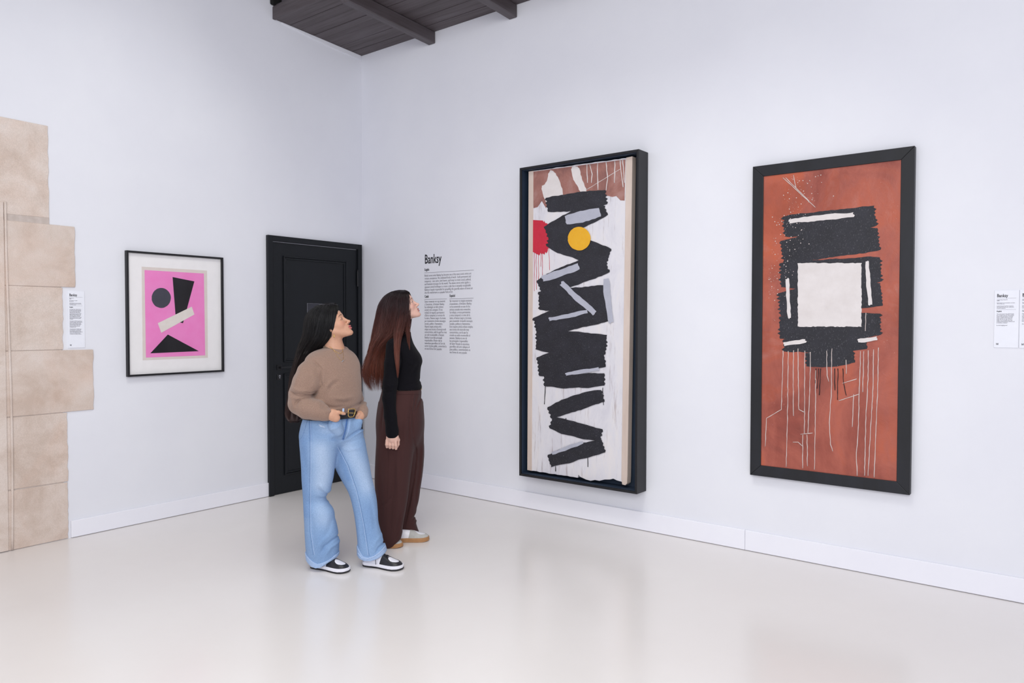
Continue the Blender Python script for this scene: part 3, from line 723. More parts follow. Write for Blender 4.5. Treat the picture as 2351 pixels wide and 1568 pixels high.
class Fig:
    """a person's own frame: x to the photo's right, y away from the lens, z up; origin on the floor between the feet"""
    def __init__(s, px, depth, ang=math.radians(37.8993)):
        s.ang = ang; s.X = np.array([math.cos(ang), math.sin(ang), 0]); s.Y = np.array([-math.sin(ang), math.cos(ang), 0])
        d = ray(px, 784); d = d/(d@s.Y); p = CAM+d*depth; s.o = np.array([p[0], p[1], 0]); s.depth = depth
        s.cam = s.loc(CAM)
    def loc(s, w): d = np.asarray(w)-s.o; return np.array([d@s.X, d@s.Y, d[2]])
    def L(s, px, py, y=0.0):
        d = ray(px, py); t = (s.depth+y)/(d@s.Y); return s.loc(CAM+d*t)
    def px(s, n): return n*s.depth/F_          # pixels to metres at this figure
    def dirn(s, px, py): return s.L(px, py, 0)-s.cam
class Proj:
    def __init__(s, fig, *objs):
        s.f = fig; s.b = []
        for o in objs:
            me = o.data; s.b.append(BVHTree.FromPolygons([v.co[:] for v in me.vertices], [p.vertices[:] for p in me.polygons]))
    def __call__(s, px, py, off=.001):
        d = Vector(s.f.dirn(px, py)).normalized(); o = Vector(s.f.cam); best = None
        for b in s.b:
            h = b.ray_cast(o, d)
            if h[0] is not None and (best is None or h[3] < best[3]): best = h
        if best is None: return None
        return np.array(best[0]-d*off)
    def line(s, pts, step=2.0, off=.001):
        out = []
        for a, b in zip(pts[:-1], pts[1:]):
            n = max(1, int(math.hypot(b[0]-a[0], b[1]-a[1])/step))
            for i in range(n):
                q = s(a[0]+(b[0]-a[0])*i/n, a[1]+(b[1]-a[1])*i/n, off)
                if q is not None: out.append(q)
        q = s(*pts[-1], off)
        if q is not None: out.append(q)
        return out

# ---- head in its own frame (x forward, y to the left, z up, eye level at 0)
class Head:
    def __init__(s, O, yaw, tilt, scale, roll=0):
        cy, sy, ct, st = math.cos(yaw), math.sin(yaw), math.cos(tilt), math.sin(tilt)
        f = np.array([ct*cy, ct*sy, st]); l = np.array([-sy, cy, 0]); u = np.cross(f, l)
        s.R = np.stack([f, l, u], 1); s.O = np.array(O, float); s.s = scale
    def P(s, p): return s.O+s.R@(np.array(p, float)*s.s)
    def inv(s, V): return ((V-s.O)@s.R)/s.s
    def ell(s, g, c, r, k=.008, op='union'): g.ell(s.P(c), np.array(r)*s.s, s.R, k*s.s, op)
    def cone(s, g, a, b, ra, rb, k=.008, op='union'): g.cone(s.P(a), s.P(b), ra*s.s, rb*s.s, k*s.s, op)
def build_head(g, h, p):
    """p: lip = extra fullness forward, chin, eye = eye height, open = how far the lids open"""
    E, Cn = lambda *a, **k: h.ell(g, *a, **k), lambda *a, **k: h.cone(g, *a, **k)
    lx, cx, ez, op = p['lip'], p['chin'], p['eye'], p['open']
    E((-.008, 0, .028), (.092, .074, .080))
    E((.020, 0, .012), (.069, .065, .078), k=.02)
    E((.026+cx*.5, 0, -.045), (.058, .054, .060), k=.03)
    for y in (-1, 1):
        Cn((-.002, y*.054, -.050), (.066+cx, y*.018, -.100), .013, .015, k=.022)
        E((.058, y*.034, -.036), (.024, .024, .024), k=.018)
        Cn((.079, y*.012, .014), (.070, y*.040, .014), .009, .007, k=.012)
    E((.050+cx, 0, -.075), (.036, .034, .034), k=.02)
    E((.074+lx*.6, 0, -.068), (.018, .026, .022), k=.014)
    E((.080+cx, 0, -.105), (.0155, .020, .0145), k=.014)
    for y in (-1, 1): E((.094, y*.029, ez), (.013, .015, .010), k=.012, op='cut')
    for y in (-1, 1): E((.0735, y*.030, ez), (.0135, .016, .0125), k=.004)
    Cn((.082, 0, .002), (.1035, 0, -.036), .0062, .0085, k=.009)
    E((.108, 0, -.040), (.0095, .0092, .0085), k=.006)
    for y in (-1, 1):
        E((.0975, y*.0118, -.0455), (.0085, .0062, .0070), k=.005)
        E((.104, y*.0055, -.0505), (.0042, .0030, .0030), k=.002, op='cut')
    E((.0905+lx, 0, -.0665), (.0098, .018, .0055), k=.004)
    E((.0895+lx, 0, -.0800), (.0100, .016, .0065), k=.004)
    for y in (-1, 1): Cn((.0995+lx, 0, -.0728), (.083+lx, y*.020, -.0755), .0010, .001, k=.003, op='cut')
    for y in (-1, 1):
        E((-.006, y*.070, -.012), (.017, .008, .030), k=.006); E((.0, y*.069, -.040), (.008, .006, .011), k=.005)
        E((-.003, y*.080, -.008), (.009, .005, .017), k=.004, op='cut')
    if op > 0:
        for y in (-1, 1): E((.0885, y*.0300, ez-.001), (.0065, .0125, .0030*op), k=.002, op='cut')
def head_colour(V, C, h, skin, lip, brow, blush, p):
    q = h.inv(V); x, y, z = q.T; ay = np.abs(y); lx, ez = p['lip'], p['eye']
    near = (np.abs(q) < .14).all(1)
    def mixin(f, c):
        nonlocal C
        f = np.where(near, np.clip(f, 0, 1), 0)[:, None]; C = C*(1-f)+np.array(c[:3])*f
    mixin(.40*np.exp(-(((ay-.043)/.016)**2+((z+.036)/.016)**2+((x-.072)/.03)**2)), blush)
    mixin(.15*np.exp(-(((x-.110)/.010)**2+(z+.042)**2/.010**2+(y/.012)**2)), blush)
    l1 = (((z+.0675)/.0055)**2+(y/.0195)**2 < 1) & (x > .080); l2 = (((z+.0800)/.0066)**2+(y/.0175)**2 < 1) & (x > .080)
    mixin((l1 | l2)*.9, lip)
    mixin(.7*((np.abs(z+.0735) < .0010) & (ay < .020) & (x > .08)), tuple(np.array(lip[:3])*.35))
    t = np.clip((ay-.010)/.036, 0, 1); bz = .0155+.0035*np.sin(t*2.6)-.009*t**2
    mixin(.85*np.exp(-((z-bz)/(.0036-.0018*t))**4)*((ay > .010) & (ay < .046) & (x > .04)), brow)
    t = np.clip((ay-.016)/.030, 0, 1); top = ez+(.0030*p['open']+.0004)*np.sin(math.pi*np.clip(t*.85+.1, 0, 1))-.0035*t if p['open'] > 0 else ez-.0035-.0030*np.sin(math.pi*t)-.002*t
    mixin(.97*np.exp(-((z-top)/.0014)**4)*((ay > .016) & (ay < .046) & (x > .05)), tuple(np.array(brow[:3])*.4))
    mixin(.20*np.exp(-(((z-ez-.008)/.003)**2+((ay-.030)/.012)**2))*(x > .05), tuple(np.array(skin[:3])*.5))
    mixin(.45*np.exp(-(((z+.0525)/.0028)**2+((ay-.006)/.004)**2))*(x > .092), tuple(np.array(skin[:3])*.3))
    return C
def eyes(h, parent, p):
    for y in (-1, 1):
        bpy_m = MB(); V = []; Fc = []
        n, m_ = 16, 12; r = .0122*h.s
        for i in range(m_+1):
            th = math.pi*i/m_
            for j in range(n):
                ph = 2*math.pi*j/n; V.append((r*math.cos(th), r*math.sin(th)*math.cos(ph), r*math.sin(th)*math.sin(ph)))
        for i in range(m_):
            for j in range(n): Fc.append((i*n+j, (i+1)*n+j, (i+1)*n+(j+1) % n, i*n+(j+1) % n))
        V = np.array(V); Fc = np.array(Fc); cen = h.P((.0752, y*.030, p['eye']-.0002))
        W = V@h.R.T+cen; me = np_mesh('eye', W, Fc)
        c = base_col(V, S('ded8d6')); rr = np.hypot(V[:, 1], V[:, 2])
        c[(rr < .0062*h.s) & (V[:, 0] > 0)] = S('2c1a12')[:3]; c[(rr < .0026*h.s) & (V[:, 0] > 0)] = (0.003, .003, .003)
        set_col(me, c); link('eye', me, parent, [M_eye])
def hand_fingers(g, palm, tips, rad, k=.003):
    for chain in tips: g.path(chain, rad if len(rad) == len(chain) else np.linspace(rad[0], rad[-1], len(chain)), k)

def strands(name, st, n, parent, mat, colfn, seed=1, radius=.0006, z_end=(0, 1), wave=.004, start_spread=1.0, keep=None, seg=16, rscale=(.72, 1.03), yawcol=5):
    """hair: each strand follows the lofted sections st (z, cx, cy, a, b, yaw, n) from the parting down"""
    r = np.random.default_rng(seed); st = np.array(sorted(st, key=lambda q: -q[0]), float); zz = st[:, 0][::-1]
    th = r.uniform(0, 2*math.pi, n); rs = r.uniform(*rscale, n)**.6; ze = zz[0]+(zz[-1]-zz[0])*r.uniform(z_end[0], z_end[1], n)
    zs = zz[-1]-r.uniform(0, .004, n); V = []; T = np.linspace(0, 1, seg)
    A = []; n1 = r.uniform(-1, 1, n)
    for t in T:
        z = zs+(ze-zs)*(t**1.25)
        c = [spl(zz, st[::-1, i], z) for i in range(1, 7)]; cx, cy, a, b, w, e = c
        thj = th+.05*np.sin(t*5+th*7)+.10*n1*t*t
        cu, su = np.cos(thj), np.sin(thj)
        m = (np.abs(cu)**e+np.abs(su)**e)**(-1/e)
        u = a*cu*m*rs; v = b*su*m*rs; ca, sa = np.cos(w), np.sin(w)
        x = cx+u*ca-v*sa+wave*t*np.sin(3.1*t+th*11+rs*40)*1.0; y = cy+u*sa+v*ca+wave*t*np.cos(2.7*t+th*9)
        A.append(np.stack([x, y, z], 1))
    A = np.stack(A, 1)                                                  # n, seg, 3
    if keep is not None: A = A[keep(A)]
    n = len(A); tang = np.gradient(A, axis=1); tang /= np.linalg.norm(tang, axis=2, keepdims=True)+1e-9
    ref = np.array([.3, -.9, .1]); e1 = np.cross(tang, ref); e1 /= np.linalg.norm(e1, axis=2, keepdims=True)+1e-9; e2 = np.cross(tang, e1)
    wd_ = radius*np.clip((1-T)*6, .15, 1)[None, :, None]*r.uniform(.6, 1.5, (n, 1, 1))
    ring = [A+wd_*(e1*math.cos(q)+e2*math.sin(q)) for q in (0, 2.094, 4.189)]
    V = np.stack(ring, 2).reshape(-1, 3); base = (np.arange(n)[:, None]*seg+np.arange(seg-1)[None])*3; F = []
    for j in range(3):
        j2 = (j+1) % 3; F.append(np.stack([base+j, base+j2, base+3+j2, base+3+j], -1).reshape(-1, 4))
    F = np.concatenate(F); me = np_mesh(name, V, F)
    tint = np.repeat(r.uniform(.55, 1.5, n), seg*3); set_col(me, colfn(V, tint))
    return link(name, me, parent, [mat])
def loft_mesh(name, st, parent, mat, colfn, scale=.95, nseg=56, nz=70, zlo=0.0, bumpy=.02):
    st = np.array(sorted(st, key=lambda q: q[0]), float); zz = st[:, 0]; V = []
    Z = np.linspace(zz[0]+(zz[-1]-zz[0])*zlo, zz[-1], nz); th = np.linspace(0, 2*math.pi, nseg, endpoint=False)
    c = [spl(zz, st[:, i], Z)[:, None] for i in range(1, 7)]; cx, cy, a, b, w, e = c
    m = (np.abs(np.cos(th))**e+np.abs(np.sin(th))**e)**(-1/e)*scale*(1+bumpy*np.sin(th*23+Z[:, None]*2)+bumpy*.6*np.sin(th*41))
    u = a*np.cos(th)*m; v = b*np.sin(th)*m
    V = np.stack([cx+u*np.cos(w)-v*np.sin(w), cy+u*np.sin(w)+v*np.cos(w), np.broadcast_to(Z[:, None], u.shape)], 2).reshape(-1, 3)
    i = np.arange(nz-1)[:, None]*nseg; j = np.arange(nseg)[None]; j2 = (j+1) % nseg
    F = np.stack([i+j, i+j2, i+nseg+j2, i+nseg+j], -1).reshape(-1, 4)
    V = np.vstack([V, V[:nseg].mean(0), V[-nseg:].mean(0)]); a0 = len(V)-2; a1 = len(V)-1
    jj = np.arange(nseg)
    caps = np.concatenate([np.stack([(jj+1) % nseg, jj, np.full(nseg, a0), np.full(nseg, a0)], 1), np.stack([jj+(nz-1)*nseg, (jj+1) % nseg+(nz-1)*nseg, np.full(nseg, a1), np.full(nseg, a1)], 1)])
    me = bpy.data.meshes.new(name); me.from_pydata(V.tolist(), [], F.tolist()+[tuple(q[:3]) for q in caps.tolist()]); me.shade_smooth()
    set_col(me, colfn(V, np.ones(len(V)))); return link(name, me, parent, [mat])

# ---- a trainer in its own frame: x heel to toe, z up
def shoe(parent, heel, toe, Lc, scheme, lift=0):
    heel = np.array(heel, float); toe = np.array(toe, float); d = toe-heel; yawS = math.atan2(d[1], d[0])
    s = Lc/.27
    o = empty('shoe', (heel[0], heel[1], .0008), yawS, parent=parent)
    X = np.array([0, .012, .04, .08, .12, .16, .2, .235, .256, .266, .27]); 
    Wd = np.array([.014, .029, .034, .033, .034, .041, .046, .043, .031, .018, .005]); Ht = np.array([.066, .082, .088, .086, .084, .074, .060, .050, .042, .034, .028])
    def half(x, e=0): return spl(X, Wd, np.clip((x+e)/(.27+2*e)*.27, 0, .27))*(1+e/.040)
    def hgt(x, e=0): return spl(X, Ht, x)+e
    def field(e=0, z0=0.0):
        def fn(A, B, C):
            x = A.ravel()/s; w = half(x, e)[:, None, None]; h = hgt(x, e)[:, None, None]
            q = ((np.abs(B/s/w)+1e-6)**2.6+(np.clip(C/s, 0, 9)/h+1e-6)**2.6)**(1/2.6)
            dd = (q-1)*np.minimum(w, .045)
            return s*np.maximum(dd, np.maximum(-A/s-e, A/s-.27-e))
        return fn
    def mk(zmax): return Grid(np.arange(-.015, .29, .0022)*s, np.arange(-.06, .0601, .0022)*s, np.arange(-.006, zmax, .0022)*s)
    B0, B1 = (-.01, -.06, 0), (.28, .06, .12)
    white, over, sole, mid, lace = scheme
    g = mk(.105); g.add(field(), B0, B1, 0)
    g.ell((.045*s, 0, .102*s), (.032*s, .024*s, .045*s), None, .006*s, 'cut')
    for xx in (.205, .19): g.ell((xx*s, 0, .083*s), (.004*s, .03*s, .006*s), None, .006*s, 'cut')
    g.add(lambda A, B, C: (C-.018*s)+0*A+0*B, B0, B1, 0, 'cut')
    up_ = grid_obj(g, 'upper', white, o)
    g = mk(.105); g.add(field(.0022), B0, B1, 0)
    g.ell((.212*s, 0, .066*s), (.036*s, .0285*s, .060*s), None, .003*s, 'cut')
    g.add(lambda A, B, C: (A-.120*s-.25*C)+0*B, B0, B1, .003*s, 'cut')
    g.add(lambda A, B, C: (C-.020*s)+0*A+0*B, B0, B1, 0, 'cut')
    ov = grid_obj(g, 'toe_overlay', over, up_)
    if lace is None: return shoe_sole(o, s, half, mk, B0, B1, sole, mid)
    m = MB()
    for i in range(5):
        x = (.112+.016*i)*s; z = (hgt(np.array([x/s]))[0]+.0035)*s; w = .017*s
        sg = 1 if i % 2 else -1
        m.tube([(x-.004*s*sg, -w, z-.007*s), (x, -w*.5, z), (x+.002*sg, 0, z+.0015), (x, w*.5, z), (x+.006*s*sg, w, z-.007*s)], .0026*s, 6)
    m.tube([(.100*s, -.012*s, .091*s), (.094*s, -.034*s, .088*s), (.105*s, -.042*s, .06*s), (.108*s, -.044*s, .026*s)], .0018*s, 6)
    m.tube([(.100*s, .012*s, .091*s), (.110*s, .030*s, .089*s), (.116*s, .040*s, .07*s)], .0018*s, 6)
    m.build('laces', lace, up_, smooth=True)
    tg = MB().box((.172*s, -.007*s, (hgt(np.array([.176]))[0]+.0035)*s), (.181*s, .007*s, (hgt(np.array([.176]))[0]+.0065)*s)).build('lace_tag', M_steel, up_, bevel=.0005)
    return shoe_sole(o, s, half, mk, B0, B1, sole, mid)
def shoe_sole(o, s, half, mk, B0, B1, sole, mid):
    def solef(z0, z1, e):
        def fn(A, B, C):
            x = A.ravel()/s; w = half(x, e)[:, None, None]
            dd = (np.abs(B)/s-w)
            e2 = np.maximum(np.maximum(-A/s-e, A/s-.27-e), dd)
            rise = (.006*np.clip((A/s-.21)/.06, 0, 1)**2+.003*np.clip((.03-A/s)/.03, 0, 1))*(1 if z0 == 0 else .5)
            return s*np.maximum(e2, np.maximum(z0+rise-C/s, C/s-z1-.6*rise))
        return fn
    g = mk(.05); g.add(solef(.009, .029, .0052), B0, B1, 0); grid_obj(g, 'midsole', mid, o)
    g = mk(.03); g.add(solef(0, .0095, .0062), B0, B1, 0); grid_obj(g, 'outsole', sole, o)
    return o
M_eye = vcol('eye_gloss', .12, 20, 0, spec=.6)
M_skin = vcol('skin', .48, 120, .12, 500, .08, .0003, .35, .12)
M_knit = vcol('wool_knit', .95, 430, .9, 420, .8, .0022, .15, sheen=.25, dark=(.62, .58, .55, 1))
M_cotton = vcol('black_fine_knit', .9, 500, .3, 700, .4, .001, .15, sheen=.02)
M_denim = vcol('washed_denim', .85, 420, .8, 800, .5, .0009, .2, stretch=(1, 1, .35), dark=(.72, .78, .84, 1))
M_twill = vcol('brown_twill', .82, 600, .3, 700, .35, .0007, .2, sheen=.05)
M_hair = vcol('straight_hair', .38, 200, .15, None, spec=.45)
M_wleather = simple('white_leather', S('ecebf2'), S('e6e5ee'), .38, 30)
M_kleather = simple('black_leather', S('17171d'), S('1d1d24'), .4, 40, 200, .2, .0004)
M_krubber = simple('black_rubber', S('131318'), S('1a1a20'), .6, 40)
M_gum = simple('gum_rubber', S('b48558'), S('a87a4f'), .55, 40)
M_suede = simple('grey_suede', S('bdbcb8'), S('b3b2ae'), .9, 60, 400, .3, .0006)
M_denimdark = simple('dark_denim_seam', S('4d6f9e'), S('7d9cc4'), .85, 400)
M_denimlite = simple('frayed_denim', S('b8cae6'), S('9db6da'), .9, 500)
# ================================================================== person in blue jeans
A = Fig(790, 4.235)
P1_ = empty('person', tuple(A.o), A.ang, 'woman in camel sweater and light blue jeans, hands in her pockets, looking up', 'person')
skinA, skinB = S('c99a80'), S('d9b0a0')
rad = math.radians
FA = dict(lip=.0065, chin=.004, eye=-.007, open=0)
FB = dict(lip=.001, chin=.001, eye=-.007, open=.8)
hA_tmp = Head((0, 0, 0), rad(-3), rad(29), .93)
nose = A.L(804.3, 736.5, 0.0)
hA = Head(nose-hA_tmp.R@(np.array([.1175, 0, -.041])*.93), rad(-3), rad(29), .93)
YA = rad(50)            # direction of the shoulder line
def zA(py, px=770, y=0): return A.L(px, py, y)[2]
def stA(rows, y=0.0, n=2.2):
    out = []
    for r in rows:
        py, cx, a, b = r[:4]; yy = r[4] if len(r) > 4 else y
        p = A.L(cx, py, yy); out.append((p[2], p[0], yy, a, b, YA, n))
    return out
torsoA = stA([(798, 766, .055, .050, .02), (802, 765, .090, .066, .015), (808, 763, .125, .078, .01), (816, 762, .150, .090), (832, 763, .170, .110), (860, 764, .172, .130),
              (890, 764, .170, .136), (920, 763, .172, .139), (938, 762, .172, .134), (950, 761, .162, .124), (957, 761, .150, .112)])
armR = [((719, 838), -.105, .048), ((711, 855), -.125, .066), ((703, 880), -.15, .073), ((692, 905), -.165, .066), ((688, 926), -.17, .060), ((705, 937), -.185, .058), ((727, 942), -.195, .053), ((744, 948), -.19, .042), ((754, 951), -.18, .034)]
armL = [((789, 808), .10, .034), ((800, 826), .12, .045), ((802, 865), .17, .060), ((806, 900), .20, .058), ((820, 928), .12, .048), ((830, 943), .055, .036), ((832, 950), .03, .031)]
# ---- body: one continuous skin (head, neck, trunk, arms, hands, legs)
zc0 = hA.O[2]
g = Grid(rngs((-.36, -.16, .006), (-.16, .20, .0028), (.20, .30, .006)), rngs((-.28, -.14, .005), (-.14, .12, .0030), (.12, .30, .006)), rngs((.02, .80, .008), (.80, .97, .0040), (.97, zc0-.20, .008), (zc0-.20, zc0+.15, .0022)))
build_head(g, hA, FA)
nb = A.L(767, 805, .018); g.cone(hA.P((-.018, 0, -.045)), nb, .050, .054, .02); g.cone(nb, nb-np.array([0, 0, .05]), .054, .075, .03)
g.loft([(z, x, y, a*.80, b*.78, w, n) for z, x, y, a, b, w, n in torsoA[2:]], .03)
for arm in (armR, armL): g.path([A.L(*p, y) for p, y, r in arm], [r*.62 for _, _, r in arm], .012)
# right hand, thumb hooked over the pocket edge, fingers inside it
wq = lambda px, py, y: A.L(px, py, y)
g.path([wq(750, 951, -.182), wq(762, 952, -.186), wq(771, 959, -.182)], [.022, .030, .024], .01)
g.ell(wq(765, 954, -.188), (.026, .014, .030), None, .01)
g.path([wq(764, 944, -.196), wq(777, 946.5, -.190), wq(786, 948.5, -.180), wq(791, 950, -.172)], [.011, .0095, .0085, .0075], .006)
for i in range(4): g.path([wq(766+3*i, 960-2.0*i, -.180), wq(766+3.0*i, 970-2*i, -.160), wq(767+3*i, 982-2*i, -.148)], [.0088, .0082, .0072], .003)
for kx, ky in ((771, 951), (772.5, 955.5), (772, 960.5)): g.ell(wq(kx, ky, -.197), (.0075, .006, .0065), None, .005)
for (a_, b_) in (((762, 949), (770, 953.5)), ((763, 955), (771, 958.5))): g.stroke([tuple(wq(*a_, -.19)[[0, 2]]), tuple(wq(*b_, -.19)[[0, 2]])], .003, .0018, -.15)
# left hand
g.path([wq(832, 946, .035), wq(826, 954, .012), wq(821, 962, .0)], [.021, .026, .020], .01)
g.path([wq(824, 950, -.012), wq(818, 957, -.016), wq(815, 965, -.012)], [.0095, .0085, .0075], .005)
for i in range(4): g.path([wq(821+2*i, 960+i, -.008+.008*i), wq(817+2*i, 971, -.004+.008*i), wq(814+2*i, 982, .004+.008*i)], [.0086, .008, .007], .003)
# legs and feet
legR = [(1000, 736, -.06), (1100, 731, -.05), (1150, 727, -.05), (1285, 738, -.03)]
legL = [(1000, 796, .06), (1080, 812, .05), (1150, 832, .04), (1275, 853, .02)]
for lg in (legR, legL): g.path([A.L(px, py, y) for py, px, y in lg], [.080, .050, .034, .030], .02)
for px, py, y, tx, ty in ((738, 1290, -.03, 778, 1305), (853, 1283, .02, 900, 1299)): g.cone(A.L(px, py, y), A.L(tx, ty, y-.06), .030, .022, .01)
def colA(V): 
    return head_colour(V, base_col(V, skinA), hA, skinA, S('b85d62'), S('241a18'), S('d0806c'), FA)
bodyA = grid_obj(g, 'body', M_skin, P1_, colA)
eyes(hA, P1_, FA)
# ---- sweater
g = Grid(np.arange(-.40, .20, .0038), np.arange(-.33, .34, .0042), np.arange(zA(975), zA(770), .0038))
g.loft(torsoA, .02)
g.path([A.L(*p, y) for p, y, r in armR], [r for _, _, r in armR], .014)
g.path([A.L(*p, y) for p, y, r in armL], [r for _, _, r in armL], .014)
# ribbed crew collar, hollow inside
c0 = A.L(766, 799, .012)
for i in range(26):
    q = 2*math.pi*i/26; q2 = 2*math.pi*(i+1)/26
    f = lambda a: c0+np.array([math.cos(a)*.053, math.sin(a)*.053, -.020*math.cos(a-rad(-40))])
    g.cone(f(q), f(q2), .0070, .0070, .004)
g.cone(c0-np.array([0, 0, .012]), c0+np.array([0, 0, .06]), .044, .046, .003, 'cut')
def SA(pts, w, amp, ylim=None): g.stroke([tuple(A.L(px, py, -.14 if px > 738 else -.21)[[0, 2]]) for px, py in pts], w, amp, ylim)
SA([(709, 827), (722, 838), (733, 850), (739, 862), (739, 874), (734, 887), (722, 902)], .0045, .0075)     # armhole seam
SA([(722, 902), (716, 908), (712, 912)], .007, .016)
SA([(700, 900), (712, 903), (724, 899)], .0035, .008); SA([(670, 901), (684, 907), (700, 909)], .0035, .007); SA([(678, 930), (684, 919), (694, 914)], .0035, .006)
SA([(728, 845), (744, 868), (742, 885)], .012, -.005)
SA([(664, 897), (678, 903), (694, 905), (716, 908)], .006, .011); SA([(690, 911), (704, 908), (718, 911)], .005, .010)
SA([(668, 888), (690, 896), (712, 898)], .009, -.007); SA([(672, 912), (690, 915), (700, 920)], .008, -.006)
SA([(680, 934), (688, 920), (702, 913), (715, 914)], .005, .009); SA([(663, 905), (672, 917), (676, 935)], .008, -.005)
SA([(715, 920), (733, 925), (748, 937)], .010, -.005)
for pts, w, a in (([(756, 897), (764, 882), (776, 874)], .011, .007), ([(748, 902), (752, 886), (764, 874)], .012, -.006), ([(770, 921), (785, 925), (800, 924)], .010, .006), ([(764, 913), (785, 917), (806, 914)], .012, -.005),
                  ([(742, 925), (756, 934), (770, 936), (790, 933)], .008, .006), ([(820, 915), (816, 930), (806, 938)], .009, .007), ([(826, 912), (826, 930), (818, 941)], .010, -.006),
                  ([(752, 938), (763, 941), (776, 939)], .008, -.006), ([(790, 942), (803, 938), (816, 930)], .006, .006), ([(795, 826), (806, 850), (818, 880)], .02, .005), ([(745, 840), (760, 870), (776, 900)], .022, .004),
                  ([(688, 850), (682, 872), (676, 888)], .012, -.005), ([(700, 846), (712, 866), (712, 890)], .016, .005)): SA(pts, w, a)
def sweat_col(V):
    C = base_col(V, S('9c8274')); return C
swA = grid_obj(g, 'sweater', M_knit, P1_, sweat_col)
collar = MB().tube([c0+np.array([math.cos(a)*.0535, math.sin(a)*.0535, .002-.020*math.cos(a-rad(-40))]) for a in np.linspace(0, 2*math.pi, 91)[:-1]], [.0088+.0007*(i % 2) for i in range(90)], 10, close=True).build('collar', M_knit, swA, smooth=True)
set_col(collar.data, S('86705f')[:3])
# ---- jeans
def legst(fig, rows, n=2.3, br=.92):
    out = []
    for py, l, r, y in rows:
        a_, b_ = fig.L(l, py, y), fig.L(r, py, y); hw = (b_[0]-a_[0])/2
        out.append((a_[2], (a_[0]+b_[0])/2, y, hw, hw*br, 0, n))
    return out
legsR = legst(A, [(962, 700, 770, -.050), (980, 695, 778, -.062), (1000, 690, 780, -.070), (1040, 691, 773, -.068), (1070, 693, 768, -.06), (1100, 694, 764, -.050), (1130, 696, 756, -.048), (1149, 697, 749, -.046), (1166, 698, 762, -.045), (1200, 700, 771, -.04), (1238, 702, 777, -.035), (1265, 704, 777, -.03), (1285, 706, 774, -.03), (1305, 707, 774, -.03)])
legsL = legst(A, [(962, 756, 822, .030), (980, 754, 828, .032), (1000, 758, 834, .035), (1040, 765, 842, .04), (1070, 770, 848, .048), (1100, 785, 853, .045), (1130, 801, 860, .04), (1166, 811, 866, .035), (1202, 817, 869, .03), (1239, 821, 879, .025), (1265, 822, 886, .02), (1295, 823, 888, .02)])
pelv = stA([(950, 762, .156, .115), (960, 762, .168, .122), (980, 761, .180, .133), (1000, 760, .178, .130), (1012, 761, .158, .114), (1024, 762, .12, .088), (1036, 766, .08, .06), (1046, 770, .04, .03)])
hemR = [(700, 1286), (706, 1290), (715, 1296), (726, 1300), (737, 1299), (756, 1288), (775, 1279), (782, 1276)]
hemL = [(815, 1283), (821, 1287), (832, 1290), (850, 1290), (864, 1286), (877, 1279.5), (888, 1268), (893, 1264)]
topR = [(700, 1270), (707, 1276), (721, 1286), (732, 1291), (741, 1289), (756, 1283), (774, 1272), (782, 1268)]
topL = [(815, 1262), (822, 1270), (831, 1281), (843, 1283), (857, 1279), (870, 1270), (885, 1254), (893, 1248)]
def hemfn(fig, pts, yy=-.08):
    P = np.array([fig.L(*p, yy)[[0, 2]] for p in pts]); return lambda X: np.interp(X, P[:, 0], P[:, 1])
def jeans_grid(full=True, step=.0042):
    g = Grid(np.arange(-.29, .28, step), np.arange(-.22, .24, .0046), np.arange(.015, zA(945), step))
    return g
g = jeans_grid()
g.loft(pelv, .01); g.loft(legsR, .022); g.loft(legsL, .018)
g.path([wq(769, 975, -.148), wq(775, 988, -.128)], [.040, .034], .016)                   # pocket filled by the hand
g.path([wq(822, 968, .0), wq(819, 982, .005)], [.026, .024], .02)
hR, hL = hemfn(A, hemR), hemfn(A, hemL); xm = A.L(798, 1250, 0)[0]
g.add(lambda X, Y, Z: Z-np.where(X < xm, hR(X), hL(X))+0*Y, (-.3, -.25, 0), (.3, .25, .14), 0, 'cut')
def SJ(pts, w, amp, ylim=None): g.stroke([tuple(A.L(px, py, -.14 if (px < 780 or py < 1025) else -.05)[[0, 2]]) for px, py in pts], w, amp, ylim)
